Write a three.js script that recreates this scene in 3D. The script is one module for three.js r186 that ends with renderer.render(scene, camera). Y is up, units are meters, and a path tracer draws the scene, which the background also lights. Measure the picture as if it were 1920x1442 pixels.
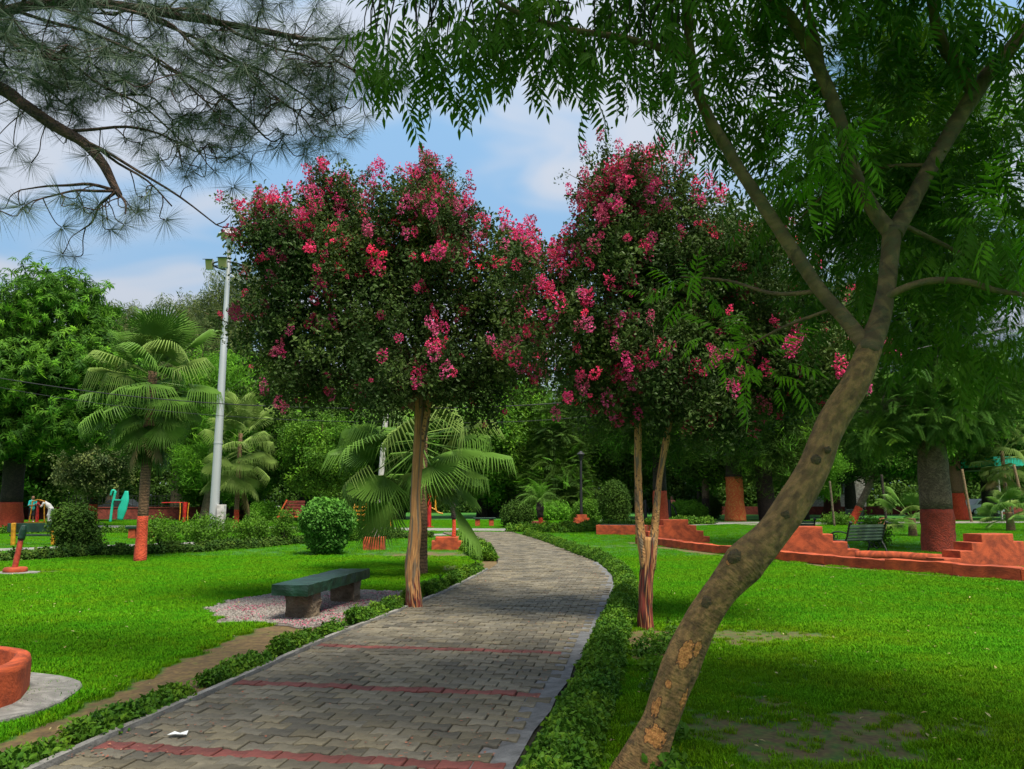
import * as THREE from 'three';
import { mergeGeometries } from 'three/addons/utils/BufferGeometryUtils.js';
import { RoundedBoxGeometry } from 'three/addons/geometries/RoundedBoxGeometry.js';
import { MarchingCubes } from 'three/addons/objects/MarchingCubes.js';
import { createNoise2D, createNoise3D } from 'simplex-noise';

// ---------------------------------------------------------------- camera, sky, sun, exposure
const scene = new THREE.Scene();
const camera = new THREE.PerspectiveCamera(53, 1024 / 769, 0.1, 600);
camera.position.set(0, 1.6, 0);
camera.rotation.x = THREE.MathUtils.degToRad(8.4);
const renderer = new THREE.WebGLRenderer({ antialias: true });
renderer.toneMapping = THREE.LinearToneMapping;
renderer.toneMappingExposure = 2.45;
renderer.shadowMap.enabled = true;
const sun = new THREE.DirectionalLight(new THREE.Color(1, 0.94, 0.80), 3.0);
sun.name = 'sun';
sun.position.set(18, 60, 26);
sun.castShadow = true;
sun.shadow.radius = 40;
sun.shadow.mapSize.set(4096, 4096);
Object.assign(sun.shadow.camera, { left: -60, right: 60, top: 60, bottom: -60, near: 1, far: 200 });
scene.add(sun);

function rng(seed) {
  let s = seed | 0;
  return () => { s = (s + 0x6d2b79f5) | 0; let t = Math.imul(s ^ (s >>> 15), 1 | s); t = (t + Math.imul(t ^ (t >>> 7), 61 | t)) ^ t; return ((t ^ (t >>> 14)) >>> 0) / 4294967296; };
}
const noise2 = createNoise2D(rng(11)), noise3 = createNoise3D(rng(12));
const fbm2 = (x, y, o = 4) => { let s = 0, a = 0.5; for (let i = 0; i < o; i++) { s += a * noise2(x, y); x = x * 2.03 + 7.1; y = y * 2.03 - 3.7; a *= 0.5; } return s; };
const { lerp, clamp, smoothstep, degToRad } = THREE.MathUtils;
const V = (x, y, z) => new THREE.Vector3(x, y, z);
const lin = (r, g, b) => new THREE.Color().setRGB(r, g, b);

{ // partly cloudy sky: pale blue air with thin drifting cloud, a little brighter towards the zenith
  const W = 2048, H = 1024, data = new Float32Array(W * H * 4);
  for (let row = 0; row < H; row++) {
    const el = ((row + 0.5) / H - 0.5) * Math.PI, y = Math.sin(el), c = Math.cos(el);
    for (let col = 0; col < W; col++) {
      const az = ((col + 0.5) / W - 0.5) * 2 * Math.PI, x = Math.cos(az) * c, z = Math.sin(az) * c;
      const yy = Math.max(y, 0), k = 1 / (yy + 0.22), px = x * k, pz = z * k;
      const warp = fbm2(px * 0.7 + 3, pz * 0.7, 3) * 0.5;
      let d = fbm2(px * 0.38 + warp + 1.7, pz * 1.35 + warp * 0.6 + 2.2, 5) * 1.15 + 0.06;
      d += smoothstep(0.30 - yy, 0, 0.3) * 0.24;                       // denser towards the horizon
      d += 0.42 * smoothstep(0.55 + (x * -0.75 + 0.1), 0.55, 1.1);     // thicker veil on the west side
      const cloud = smoothstep(d, -0.26, 0.52);
      const up = 0.86 + 0.5 * yy;
      const air = [lerp(0.20, 0.135, yy), lerp(0.33, 0.26, yy), lerp(0.48, 0.43, yy)];
      const vap = [0.37, 0.395, 0.445];
      const i = (row * W + col) * 4;
      for (let n = 0; n < 3; n++) data[i + n] = lerp(air[n], vap[n], cloud * 0.9) * up * 0.70;
      data[i + 3] = 1;
    }
  }
  const t = new THREE.DataTexture(data, W, H, THREE.RGBAFormat, THREE.FloatType);
  t.mapping = THREE.EquirectangularReflectionMapping;
  t.magFilter = THREE.LinearFilter;
  t.needsUpdate = true;
  scene.background = t;
  scene.environment = t;
}

// ---------------------------------------------------------------- helpers
const taken = new Map();
const numbered = (name) => { const n = taken.get(name) ?? 0; taken.set(name, n + 1); return n ? name + '_' + String(n).padStart(3, '0') : name; };
function tag(o, label, category, group, kind) {
  o.userData = {};
  if (label) o.userData.label = label;
  if (category) o.userData.category = category;
  if (group) o.userData.group = group;
  if (kind) o.userData.kind = kind;
  return o;
}
function thing(name, label, category, x = 0, y = 0, z = 0, turn = 0, group) {
  const o = new THREE.Group(); o.name = numbered(name); o.position.set(x, y, z); o.rotation.y = turn; scene.add(o);
  return tag(o, label, category, group);
}
function part(parent, name, geo, mat, x = 0, y = 0, z = 0) {
  const m = new THREE.Mesh(geo, mat); m.name = parent === scene ? numbered(name) : name; m.position.set(x, y, z);
  m.castShadow = m.receiveShadow = true; parent.add(m); return m;
}
function structure(name, geo, mat) { const m = part(scene, name, geo, mat); m.userData.kind = 'structure'; return m; }
function copyOf(o, label, x, y, z, turn = 0) {
  const c = o.clone(); c.name = numbered(o.name.replace(/_\d{3}$/, '')); c.userData = { ...o.userData, label }; c.position.set(x, y, z); c.rotation.y = turn; scene.add(c); return c;
}
function metric(g) { // uv in metres from the side a face points to
  if (g.index) g = g.toNonIndexed(); const p = g.attributes.position, n = g.attributes.normal, uv = new Float32Array(p.count * 2);
  for (let i = 0; i < p.count; i++) { const ax = Math.abs(n.getX(i)), ay = Math.abs(n.getY(i)), az = Math.abs(n.getZ(i)); const [a, b] = ay >= ax && ay >= az ? [p.getX(i), p.getZ(i)] : ax >= az ? [p.getZ(i), p.getY(i)] : [p.getX(i), p.getY(i)]; uv[i * 2] = a * 0.7; uv[i * 2 + 1] = b * 0.7; }
  g.setAttribute('uv', new THREE.BufferAttribute(uv, 2)); return g;
}
const box = (w, h, d, x = 0, y = 0, z = 0, r = 0) => metric((r ? new RoundedBoxGeometry(w, h, d, 2, r) : new THREE.BoxGeometry(w, h, d)).translate(x, y, z));
const cyl = (r0, r1, h, x = 0, y = 0, z = 0, n = 14) => new THREE.CylinderGeometry(r1, r0, h, n).translate(x, y + h / 2, z);
const plain = (g) => { const o = g.index ? g.toNonIndexed() : g; for (const k of Object.keys(o.attributes)) if (!['position', 'normal', 'uv'].includes(k)) o.deleteAttribute(k); return o; };
const merge = (list) => mergeGeometries(list.map(plain));

// a tapered, slightly uneven tube through points; uv in metres
function limb(points, radii, { seg = 0, rad = 10, rough = 0, freq = 3, seed = 0, smooth = true, cap = true } = {}) {
  const P = points.map((p) => Array.isArray(p) ? V(...p) : p);
  const curve = new THREE.CatmullRomCurve3(P, false, 'centripetal');
  const n = seg || Math.max(3, P.length * 4), pos = [], uv = [], idx = [];
  const N = V(0, 0, 0), B = V(0, 0, 0); let prevT = null, along = 0, last = null;
  for (let i = 0; i <= n; i++) {
    const t = i / n, p = smooth ? curve.getPoint(t) : curve.getPoint(t), T = curve.getTangent(t);
    if (!prevT) { N.set(1, 0, 0); if (Math.abs(T.x) > 0.9) N.set(0, 0, 1); N.addScaledVector(T, -N.dot(T)).normalize(); }
    else { N.addScaledVector(T, -N.dot(T)).normalize(); }
    prevT = T; B.crossVectors(T, N);
    if (last) along += p.distanceTo(last); last = p;
    const f = t * (radii.length - 1), k = Math.min(Math.floor(f), radii.length - 2), r0 = lerp(radii[k], radii[k + 1], f - k);
    for (let j = 0; j <= rad; j++) {
      const a = (j / rad) * Math.PI * 2, cx = Math.cos(a), sx = Math.sin(a);
      let r = r0;
      if (rough) r *= 1 + rough * (noise3(p.x * freq + cx * 1.1 + seed, p.y * freq * 0.6 + seed, p.z * freq + sx * 1.1) + 0.4 * noise3(p.x * freq * 3 + cx * 2.5, p.y * freq * 2 + seed, p.z * freq * 3 + sx * 2.5));
      pos.push(p.x + (N.x * cx + B.x * sx) * r, p.y + (N.y * cx + B.y * sx) * r, p.z + (N.z * cx + B.z * sx) * r);
      uv.push((j / rad) * Math.max(0.05, Math.round(radii[0] * 6.28 * 4) / 4 || 0.25), along);
    }
  }
  const w = rad + 1;
  for (let i = 0; i < n; i++) for (let j = 0; j < rad; j++) { const a = i * w + j; idx.push(a, a + 1, a + w, a + 1, a + w + 1, a + w); }
  if (cap) for (const [row, flip] of [[0, 1], [n, 0]]) {
    const c = pos.length / 3, p = curve.getPoint(row / n); pos.push(p.x, p.y, p.z); uv.push(0, 0);
    for (let j = 0; j < rad; j++) { const a = row * w + j; flip ? idx.push(c, a + 1, a) : idx.push(c, a, a + 1); }
  }
  const g = new THREE.BufferGeometry();
  g.setAttribute('position', new THREE.Float32BufferAttribute(pos, 3));
  g.setAttribute('uv', new THREE.Float32BufferAttribute(uv, 2));
  g.setIndex(idx); g.computeVertexNormals();
  { // close the seam of the normals
    const nn = g.attributes.normal;
    for (let i = 0; i <= n; i++) { const a = i * w, b = a + rad; const x = nn.getX(a) + nn.getX(b), y = nn.getY(a) + nn.getY(b), z = nn.getZ(a) + nn.getZ(b), l = Math.hypot(x, y, z) || 1; nn.setXYZ(a, x / l, y / l, z / l); nn.setXYZ(b, x / l, y / l, z / l); }
  }
  return g;
}
function triangles(list, uvs) { // flat list of [ax,ay,az,...] triangles
  const g = new THREE.BufferGeometry();
  g.setAttribute('position', new THREE.Float32BufferAttribute(list, 3));
  g.setAttribute('uv', new THREE.Float32BufferAttribute(uvs ?? new Array(list.length / 3 * 2).fill(0), 2));
  g.computeVertexNormals(); return g;
}
// flat outline in x,z raised to a slab
function slab(outline, y0, y1, bevel = 0) {
  const s = new THREE.Shape(outline.map(([x, z]) => new THREE.Vector2(x, -z)));
  const g = new THREE.ExtrudeGeometry(s, { depth: y1 - y0 - bevel, bevelEnabled: bevel > 0, bevelSize: bevel, bevelThickness: bevel, bevelOffset: -bevel, bevelSegments: 1, curveSegments: 6 });
  g.rotateX(-Math.PI / 2).translate(0, y0, 0); return g;
}
function sheet(outline, y) { const g = new THREE.ShapeGeometry(new THREE.Shape(outline.map(([x, z]) => new THREE.Vector2(x, -z)))); g.rotateX(-Math.PI / 2).translate(0, y, 0); const p = g.attributes.position, uv = g.attributes.uv; for (let i = 0; i < p.count; i++) uv.setXY(i, p.getX(i), p.getZ(i)); return g; }

// ---------------------------------------------------------------- textures
function texture(size, fn, color = true, repeat = 1) {
  const d = new Uint8Array(size * size * 4);
  for (let y = 0; y < size; y++) for (let x = 0; x < size; x++) { const c = fn(x / size, y / size, x, y), i = (y * size + x) * 4; d[i] = clamp(c[0], 0, 1) * 255; d[i + 1] = clamp(c[1], 0, 1) * 255; d[i + 2] = clamp(c[2], 0, 1) * 255; d[i + 3] = 255; }
  const t = new THREE.DataTexture(d, size, size); t.wrapS = t.wrapT = THREE.RepeatWrapping; t.magFilter = THREE.LinearFilter; t.minFilter = THREE.LinearMipmapLinearFilter; t.generateMipmaps = true;
  if (color) t.colorSpace = THREE.SRGBColorSpace; t.repeat.set(repeat, repeat); t.needsUpdate = true; return t;
}
// noise that tiles on the unit square
const tile3 = (u, v, f, o = 4) => { const a = u * 6.2832, b = v * 6.2832, R = f / 6.2832; let s = 0, am = 0.5, k = 1; for (let i = 0; i < o; i++) { s += am * noise3(Math.cos(a) * R * k + i * 9 + 1.3 * Math.cos(b) * R * k, Math.sin(a) * R * k + 1.1 * Math.sin(b) * R * k, (Math.cos(b) - 0.7 * Math.sin(b) + 0.6 * Math.sin(a)) * R * k * 0.9 - i * 5); k *= 2; am *= 0.5; } return s; };
const mix3 = (a, b, t) => [lerp(a[0], b[0], t), lerp(a[1], b[1], t), lerp(a[2], b[2], t)];
const srgb = (r, g, b) => [r / 255, g / 255, b / 255];
const grainR = rng(77);
const concreteTex = texture(512, (u, v) => { const n = tile3(u, v, 6), f = grainR(); const k = 0.80 + n * 0.22 + (f - 0.5) * 0.2; return [k, k, k]; });
const concreteBump = texture(512, (u, v) => { const k = 0.5 + tile3(u, v, 30, 3) * 0.5 + (grainR() - 0.5) * 0.25; return [k, k, k]; }, false);
const barkBump = texture(512, (u, v) => { const k = 0.5 + 0.7 * tile3(u, v * 0.999, 14, 4) ; return [k, k, k]; }, false, 1);
const paintWear = texture(512, (u, v) => { const n = tile3(u, v, 5, 5), f = grainR(); const k = 0.86 + n * 0.26 + (f - 0.5) * 0.12; const s = smoothstep(tile3(u + 0.37, v + 0.11, 2.5, 5), 0.1, 0.5); return mix3([k, k * 0.97, k * 0.95], [0.5, 0.44, 0.4], s * 0.4); });
// ---------------------------------------------------------------- materials
const std = (color, roughness = 0.85, more = {}) => new THREE.MeshStandardMaterial({ color, roughness, side: THREE.DoubleSide, ...more });
const leafy = (color, coat = 0.25, through = 0.3) => new THREE.MeshPhysicalMaterial({ color, roughness: 0.95, specularIntensity: 0.25, transmission: through, thickness: 0, clearcoat: coat * 0.35, clearcoatRoughness: 0.36, side: THREE.DoubleSide });
const M = {
  concrete: std(lin(0.34, 0.32, 0.29), 0.95, { map: concreteTex, bumpMap: concreteBump, bumpScale: 0.004 }),
  cement: std(lin(0.21, 0.21, 0.215), 0.85, { map: concreteTex, bumpMap: concreteBump, bumpScale: 0.004 }),
  sandpath: std(lin(0.36, 0.31, 0.25), 0.95, { map: concreteTex }),
  joint: std(lin(0.05, 0.052, 0.03), 1, { map: concreteTex }),
  orange: std(lin(0.48, 0.084, 0.024), 0.9, { map: paintWear, bumpMap: concreteBump, bumpScale: 0.006 }),
  brightOrange: std(lin(0.58, 0.10, 0.024), 0.9, { map: paintWear, bumpMap: concreteBump, bumpScale: 0.006 }),
  maroon: std(lin(0.24, 0.045, 0.032), 0.9, { map: paintWear }),
  benchGreen: std(lin(0.010, 0.048, 0.028), 0.38, { map: paintWear, bumpMap: concreteBump, bumpScale: 0.004 }),
  steel: std(lin(0.5, 0.51, 0.51), 0.45, { metalness: 0.5 }),
  whitePaint: std(lin(0.68, 0.69, 0.68), 0.6, { map: paintWear }),
  black: std(lin(0.012, 0.012, 0.014), 0.55),
  iron: std(lin(0.02, 0.024, 0.02), 0.5, { metalness: 0.3 }),
  slatGreen: std(lin(0.055, 0.10, 0.06), 0.5, { map: paintWear }),
  yellow: std(lin(0.72, 0.36, 0.02), 0.5, { map: paintWear }),
  red: std(lin(0.58, 0.02, 0.015), 0.5, { map: paintWear }),
  teal: std(lin(0.01, 0.42, 0.30), 0.55),
  stone: std(lin(0.26, 0.19, 0.12), 0.95, { map: concreteTex, bumpMap: concreteBump, bumpScale: 0.02 }),
  greyStone: std(lin(0.10, 0.10, 0.105), 0.95, { map: concreteTex, bumpMap: concreteBump, bumpScale: 0.03 }),
  soil: std(lin(0.05, 0.036, 0.022), 1, { map: concreteTex }),
  glass: std(lin(0.03, 0.035, 0.04), 0.15),
  white: std(lin(0.75, 0.75, 0.74), 0.6),
};
const barkMap = (a, b, c, streak = 3) => texture(512, (u, v) => { const n = tile3(u * 1, v, 5, 5), m = tile3(u + 0.3, v + 0.6, 12, 4), f = grainR() * 0.12; const k = smoothstep(n, -0.25, 0.3), q = smoothstep(m, 0.05, 0.35); const o = mix3(mix3(a, b, k), c, q * 0.7); return [o[0] * (0.92 + f), o[1] * (0.92 + f), o[2] * (0.92 + f)]; });
// grey-brown bark for most trees, ochre peeling bark for the crape myrtles, mottled olive bark for the leaning tree
const B = {
  grey: std(lin(1, 1, 1), 0.95, { map: barkMap(srgb(96, 82, 64), srgb(120, 104, 82), srgb(70, 58, 46)), bumpMap: barkBump, bumpScale: 0.02 }),
  dark: std(lin(1, 1, 1), 0.95, { map: barkMap(srgb(44, 36, 30), srgb(62, 50, 42), srgb(28, 24, 22)), bumpMap: barkBump, bumpScale: 0.02 }),
  tan: std(lin(1, 1, 1), 0.9, { map: barkMap(srgb(126, 104, 76), srgb(150, 122, 90), srgb(96, 78, 58)), bumpMap: barkBump, bumpScale: 0.012 }),
  pine: std(lin(1, 1, 1), 0.95, { map: barkMap(srgb(58, 44, 38), srgb(84, 62, 50), srgb(38, 30, 28)), bumpMap: barkBump, bumpScale: 0.015 }),
  orange: std(lin(1, 1, 1), 0.9, { map: barkMap(srgb(196, 62, 32), srgb(214, 82, 40), srgb(160, 56, 34)), bumpMap: barkBump, bumpScale: 0.02 }),
  deepOrange: std(lin(1, 1, 1), 0.9, { map: barkMap(srgb(190, 70, 40), srgb(206, 84, 50), srgb(160, 62, 40)), bumpMap: barkBump, bumpScale: 0.02 }),
  ochre: std(lin(1, 1, 1), 0.9, { map: barkMap(srgb(206, 92, 40), srgb(206, 140, 66), srgb(186, 62, 34)), bumpMap: barkBump, bumpScale: 0.05 }),
  palm: std(lin(1, 1, 1), 0.95, { map: texture(256, (u, v) => { const ring = Math.abs(((v * 14 + tile3(u, v, 3) * 0.5) % 1 + 1) % 1 - 0.5) * 2; const k = 0.75 + 0.35 * ring + tile3(u, v, 12) * 0.3; return [0.47 * k, 0.36 * k, 0.26 * k]; }), bumpMap: barkBump, bumpScale: 0.015 }),
};
B.myrtle = std(lin(1, 1, 1), 0.8, { bumpMap: barkBump, bumpScale: 0.01, map: texture(1024, (u, v) => {
  const s = tile3(u, v * 0.5, 4, 4) + 0.5 * tile3(u * 1, v, 9, 4), st = noise3(Math.cos(u * 6.2832) * 3.2, Math.sin(u * 6.2832) * 3.2, v * 2.2), g = grainR() * 0.1;
  let c = mix3(srgb(186, 134, 82), srgb(206, 152, 92), smoothstep(s, -0.3, 0.2));
  c = mix3(c, srgb(124, 106, 84), smoothstep(st + s * 0.4, 0.05, 0.4));
  c = mix3(c, srgb(84, 60, 44), smoothstep(tile3(u + 0.5, v, 10, 4), 0.24, 0.36) * 0.8);
  return c.map((x) => x * (0.9 + g));
}) });
B.myrtleFoot = std(lin(1, 1, 1), 0.85, { bumpMap: barkBump, bumpScale: 0.012, map: texture(512, (u, v) => {
  const st = noise3(Math.cos(u * 6.2832) * 2.2, Math.sin(u * 6.2832) * 2.2, v * 3.0) + 0.5 * tile3(u, v, 8, 4);
  let c = mix3(srgb(192, 134, 84), srgb(158, 104, 66), smoothstep(tile3(u, v, 5), -0.2, 0.25));
  c = mix3(c, srgb(96, 30, 20), smoothstep(st, 0.0, 0.14));
  c = mix3(c, srgb(40, 26, 20), smoothstep(st, 0.42, 0.6));
  return c;
}) });
B.neem = std(lin(1, 1, 1), 0.9, { bumpMap: barkBump, bumpScale: 0.006, map: texture(1024, (u, v) => {
  const n = tile3(u, v, 4, 5), m = tile3(u + 0.4, v + 0.2, 8, 5), g = 0.86 + grainR() * 0.24;
  let c = mix3(srgb(92, 74, 50), srgb(124, 100, 66), smoothstep(n, -0.4, 0.4));
  c = mix3(c, srgb(88, 84, 56), smoothstep(m, 0.02, 0.3) * 0.6);
  c = mix3(c, srgb(56, 46, 34), smoothstep(tile3(u, v + 0.7, 6, 4), 0.2, 0.5) * 0.5);
  return c.map((x) => x * g);
}) });
M.bareWood = std(lin(1, 1, 1), 0.9, { bumpMap: barkBump, bumpScale: 0.006, map: barkMap(srgb(178, 112, 52), srgb(204, 138, 66), srgb(120, 72, 38)) });
const L = { // leaf colours
  myrtle: leafy(lin(0.055, 0.10, 0.018), 0.5, 0.25),
  neem: leafy(lin(0.075, 0.175, 0.008), 0.3, 0.42),
  neemBright: leafy(lin(0.18, 0.40, 0.012), 0.25, 0.5),  // brighter copy of the neem leaf; bright patches are put into its colour
  mango: leafy(lin(0.058, 0.155, 0.010), 0.3, 0.2),
  olive: leafy(lin(0.12, 0.165, 0.05), 0.15, 0.25),
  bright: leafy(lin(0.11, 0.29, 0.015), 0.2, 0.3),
  deep: leafy(lin(0.045, 0.10, 0.010), 0.2, 0.15),
  feather: leafy(lin(0.055, 0.14, 0.014), 0.1, 0.15),
  hedge: leafy(lin(0.075, 0.18, 0.008), 0.35, 0.25),
  palm: leafy(lin(0.11, 0.225, 0.03), 0.5, 0.15),
  grass: std(lin(0.105, 0.30, 0.018), 0.75),
  needle: std(lin(0.05, 0.09, 0.04), 0.6),
  petal: leafy(lin(0.80, 0.06, 0.20), 0, 0.3),
  rose: leafy(lin(0.66, 0.11, 0.24), 0, 0.3),
};

// ---------------------------------------------------------------- leaf shapes
function leafTris(out, base, dir, side, length, width, fold = 0.25, droop = 0) { // one leaf: two folded halves, bent along its length
  const up = V(0, 0, 0).crossVectors(side, dir).normalize(), p = (t, s) => base.clone().addScaledVector(dir, length * t).addScaledVector(side, s * width * 0.5).addScaledVector(up, Math.abs(s) * width * fold - 0).add(V(0, -droop * length * t * t, 0));
  const a = p(0, 0), b = p(0.38, 1), c = p(0.38, -1), d = p(0.42, 0), e = p(1, 0), f = p(0.75, 0.62), h = p(0.75, -0.62);
  for (const [x, y, z] of [[a, d, b], [a, c, d], [d, f, b], [d, e, f], [d, c, h], [d, h, e]]) out.push(x.x, x.y, x.z, y.x, y.y, y.z, z.x, z.y, z.z);
}
const rv = (R) => { const z = R() * 2 - 1, a = R() * 6.2832, s = Math.sqrt(1 - z * z); return V(Math.cos(a) * s, z, Math.sin(a) * s); };
function sprig(seed, { n = 14, len = 0.05, wid = 0.028, r = 0.16, spread = 0.9, droop = 0.3 } = {}) { // short twig along +y with leaves round it
  const R = rng(seed), out = [];
  for (let i = 0; i < n; i++) {
    const t = (i + R()) / n, base = V((R() - 0.5) * r * 1.1, (t - 0.35) * r * 2, (R() - 0.5) * r * 1.1), d = rv(R).multiplyScalar(spread).add(V(0, 0.35, 0)).normalize(), s = V(0, 0, 0).crossVectors(d, rv(R)).normalize(), k = 0.7 + R() * 0.6;
    leafTris(out, base, d, s, len * k, wid * k, 0.2, droop);
  }
  return triangles(out);
}
function whorl(seed, { n = 11, len = 0.2, wid = 0.045, droop = 0.55 } = {}) { // long leaves in a drooping rosette
  const R = rng(seed), out = [];
  for (let i = 0; i < n; i++) { const a = i * 2.399 + R() * 0.5, e = 0.75 - 1.1 * R(), d = V(Math.cos(a) * Math.cos(e), Math.sin(e), Math.sin(a) * Math.cos(e)), s = V(-Math.sin(a), 0, Math.cos(a)); leafTris(out, V(0, (R() - 0.5) * 0.08, 0), d, s, len * (0.7 + R() * 0.5), wid, 0.25, droop); }
  return triangles(out);
}
function pinnate(seed, { pairs = 5, len = 0.27, leaf = 0.088, wid = 0.026, droop = 0.25 } = {}) { // a compound leaf along +z, hanging
  const R = rng(seed), out = [];
  for (let i = 0; i <= pairs; i++) {
    const t = (i + 0.7) / (pairs + 0.7), y = -droop * len * t * t, z = len * t;
    if (i === pairs) { leafTris(out, V(0, y, z), V(0, -0.45, 1).normalize(), V(1, 0, 0), leaf, wid, 0.25, 0.3); continue; }
    for (const s of [-1, 1]) { const d = V(s * 0.85, -0.38 - R() * 0.35, 0.5 + R() * 0.2).normalize(), sd = V(0, 0, 0).crossVectors(d, V(0.1 * s, 1, 0.2)).normalize(); leafTris(out, V(0, y, z + (R() - 0.5) * 0.012), d, sd, leaf * (0.75 + 0.4 * Math.sin(t * 2.7)) * (0.9 + R() * 0.2), wid, 0.2, 0.45); }
  }
  for (let i = 0; i < 4; i++) { const t0 = i / 4, t1 = (i + 1) / 4, w = 0.0018, a = [-droop * len * t0 * t0, len * t0], b = [-droop * len * t1 * t1, len * t1]; out.push(-w, a[0], a[1], w, a[0], a[1], w, b[0], b[1], -w, a[0], a[1], w, b[0], b[1], -w, b[0], b[1]); }
  return triangles(out);
}
function plume(seed, len = 0.5, n = 26) { // feathery divided frond along +z
  const R = rng(seed), out = [];
  for (let i = 0; i < n; i++) { const t = (i + 1) / n, s = i % 2 ? 1 : -1, d = V(s * 0.8, -0.1 - R() * 0.25, 0.75).normalize(); leafTris(out, V(0, -0.18 * len * t * t, len * t), d, V(0, 0, 0).crossVectors(d, V(0, 1, 0.2)).normalize(), len * (0.36 - 0.2 * t), 0.014, 0.1, 0.2); }
  return triangles(out);
}
function bloom(seed) { // a panicle of crinkled petals
  const R = rng(seed), out = [];
  for (let i = 0; i < 62; i++) {
    const o = rv(R), p = V(o.x * 0.062, o.y * 0.115, o.z * 0.062).multiplyScalar(0.45 + 0.6 * R()), d = o.clone().add(rv(R).multiplyScalar(0.8)).normalize(), s = V(0, 0, 0).crossVectors(d, rv(R)).normalize(), u = V(0, 0, 0).crossVectors(d, s), w = 0.014 + R() * 0.011;
    const q = (a, b, c) => p.clone().addScaledVector(d, a * w * 1.5).addScaledVector(s, b * w).addScaledVector(u, c * w);
    const A = q(0, 0, 0), Bq = q(0.7, 0.8, 0.3), C = q(1, 0.15, -0.25), D = q(0.8, -0.75, 0.3);
    for (const v of [A, Bq, C, A, C, D]) out.push(v.x, v.y, v.z);
  }
  return triangles(out);
}
function fan(seed, { seg = 34, R0 = 0.85, arc = 4.1, droop = 0.5, stalk = 0.9 } = {}) { // fan-palm leaf: stalk along +z, pleated blade with drooping fingers
  const R = rng(seed), out = [], q = (v) => [v.x, v.y, v.z];
  const tri = (a, b, c) => out.push(...q(a), ...q(b), ...q(c));
  const w0 = 0.016, sag = (z) => -0.06 * z * z / Math.max(stalk, 0.1);
  for (let i = 0; i < 4; i++) { const z0 = stalk * i / 4, z1 = stalk * (i + 1) / 4; for (const s of [1, -1]) { tri(V(-w0, sag(z0), z0), V(0, sag(z0) + s * 0.012, z0), V(0, sag(z1) + s * 0.012, z1)); tri(V(-w0, sag(z0), z0), V(0, sag(z1) + s * 0.012, z1), V(-w0, sag(z1), z1)); tri(V(w0, sag(z0), z0), V(0, sag(z0) + s * 0.012, z0), V(0, sag(z1) + s * 0.012, z1)); tri(V(w0, sag(z0), z0), V(0, sag(z1) + s * 0.012, z1), V(w0, sag(z1), z1)); } }
  const O = V(0, sag(stalk), stalk);
  const at = (a, r, lift) => { const rr = r * R0; const f = Math.max(0, r - 0.5); return V(Math.sin(a) * rr, O.y + lift + 0.05 * r * Math.cos(a * 0.8) - 0.10 * Math.abs(Math.sin(a)) * rr - droop * f * f * 2.0 * R0, O.z + Math.cos(a) * rr - droop * f * f * 0.9 * R0 * Math.max(0, Math.cos(a))); };
  for (let k = 0; k < seg; k++) {
    const a0 = -arc / 2 + arc * k / seg, a1 = a0 + arc / seg, am = (a0 + a1) / 2, L = (0.86 + 0.14 * Math.cos(am)) * (0.94 + R() * 0.1), j = (R() - 0.5) * 0.03;
    const cut = (arc < 3.7 ? 0.34 : 0.44) * L, m = at(am, cut, 0.018), e0 = at(a0, cut, -0.012), e1 = at(a1, cut, -0.012);
    tri(O, e0, m); tri(O, m, e1);
    const wn = (a1 - a0) * 0.24, f0 = at(am - wn + j, 0.74 * L, -0.010), f1 = at(am + wn + j, 0.74 * L, -0.010), fm = at(am + j, 0.74 * L, 0.016), tip = at(am + j * 2, 1.04 * L, 0), dz = R() * 0.22 * droop;
    tip.y -= dz; tri(e0, f0, m); tri(m, f0, fm); tri(m, fm, f1); tri(m, f1, e1); tri(f0, tip, fm); tri(fm, tip, f1);
  }
  return triangles(out);
}
function featherFrond(seed, len = 1.1) { // arching pinnate palm leaf
  const R = rng(seed), out = [];
  for (let i = 0; i < 40; i++) { const t = (i + 4) / 44, s = i % 2 ? 1 : -1, y = 0.32 * len * Math.sin(t * 2.2) - 0.42 * len * t * t, z = len * t, d = V(s * 0.85, -0.25 - R() * 0.3, 0.5).normalize(); leafTris(out, V(0, y, z), d, V(0, 0, 0).crossVectors(d, V(0, 1, 0)).normalize(), len * 0.3 * Math.sin(Math.min(1, t + 0.2) * 2.6), 0.018, 0.15, 0.4); }
  return triangles(out);
}
const G = {
  myrtle: [1, 2, 3].map((s) => sprig(s, { n: 20, len: 0.056, wid: 0.032, r: 0.15 })),
  hedge: [4, 5].map((s) => sprig(s, { n: 13, len: 0.046, wid: 0.025, r: 0.06 })),
  broad: [6, 7].map((s) => sprig(s, { n: 18, len: 0.11, wid: 0.055, r: 0.22 })),
  whorl: [8, 9, 10].map((s) => whorl(s)),
  narrow: [11, 12].map((s) => sprig(s, { n: 20, len: 0.14, wid: 0.022, r: 0.22, droop: 0.9 })),
  pinnate: [13, 14, 15].map((s) => pinnate(s)),
  plume: [16, 17].map((s) => plume(s)),
  bloom: [18, 19, 20].map(bloom),
};
const tmpM = new THREE.Matrix4(), tmpQ = new THREE.Quaternion(), tmpQ2 = new THREE.Quaternion(), UP = V(0, 1, 0), FWD = V(0, 0, 1);
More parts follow.
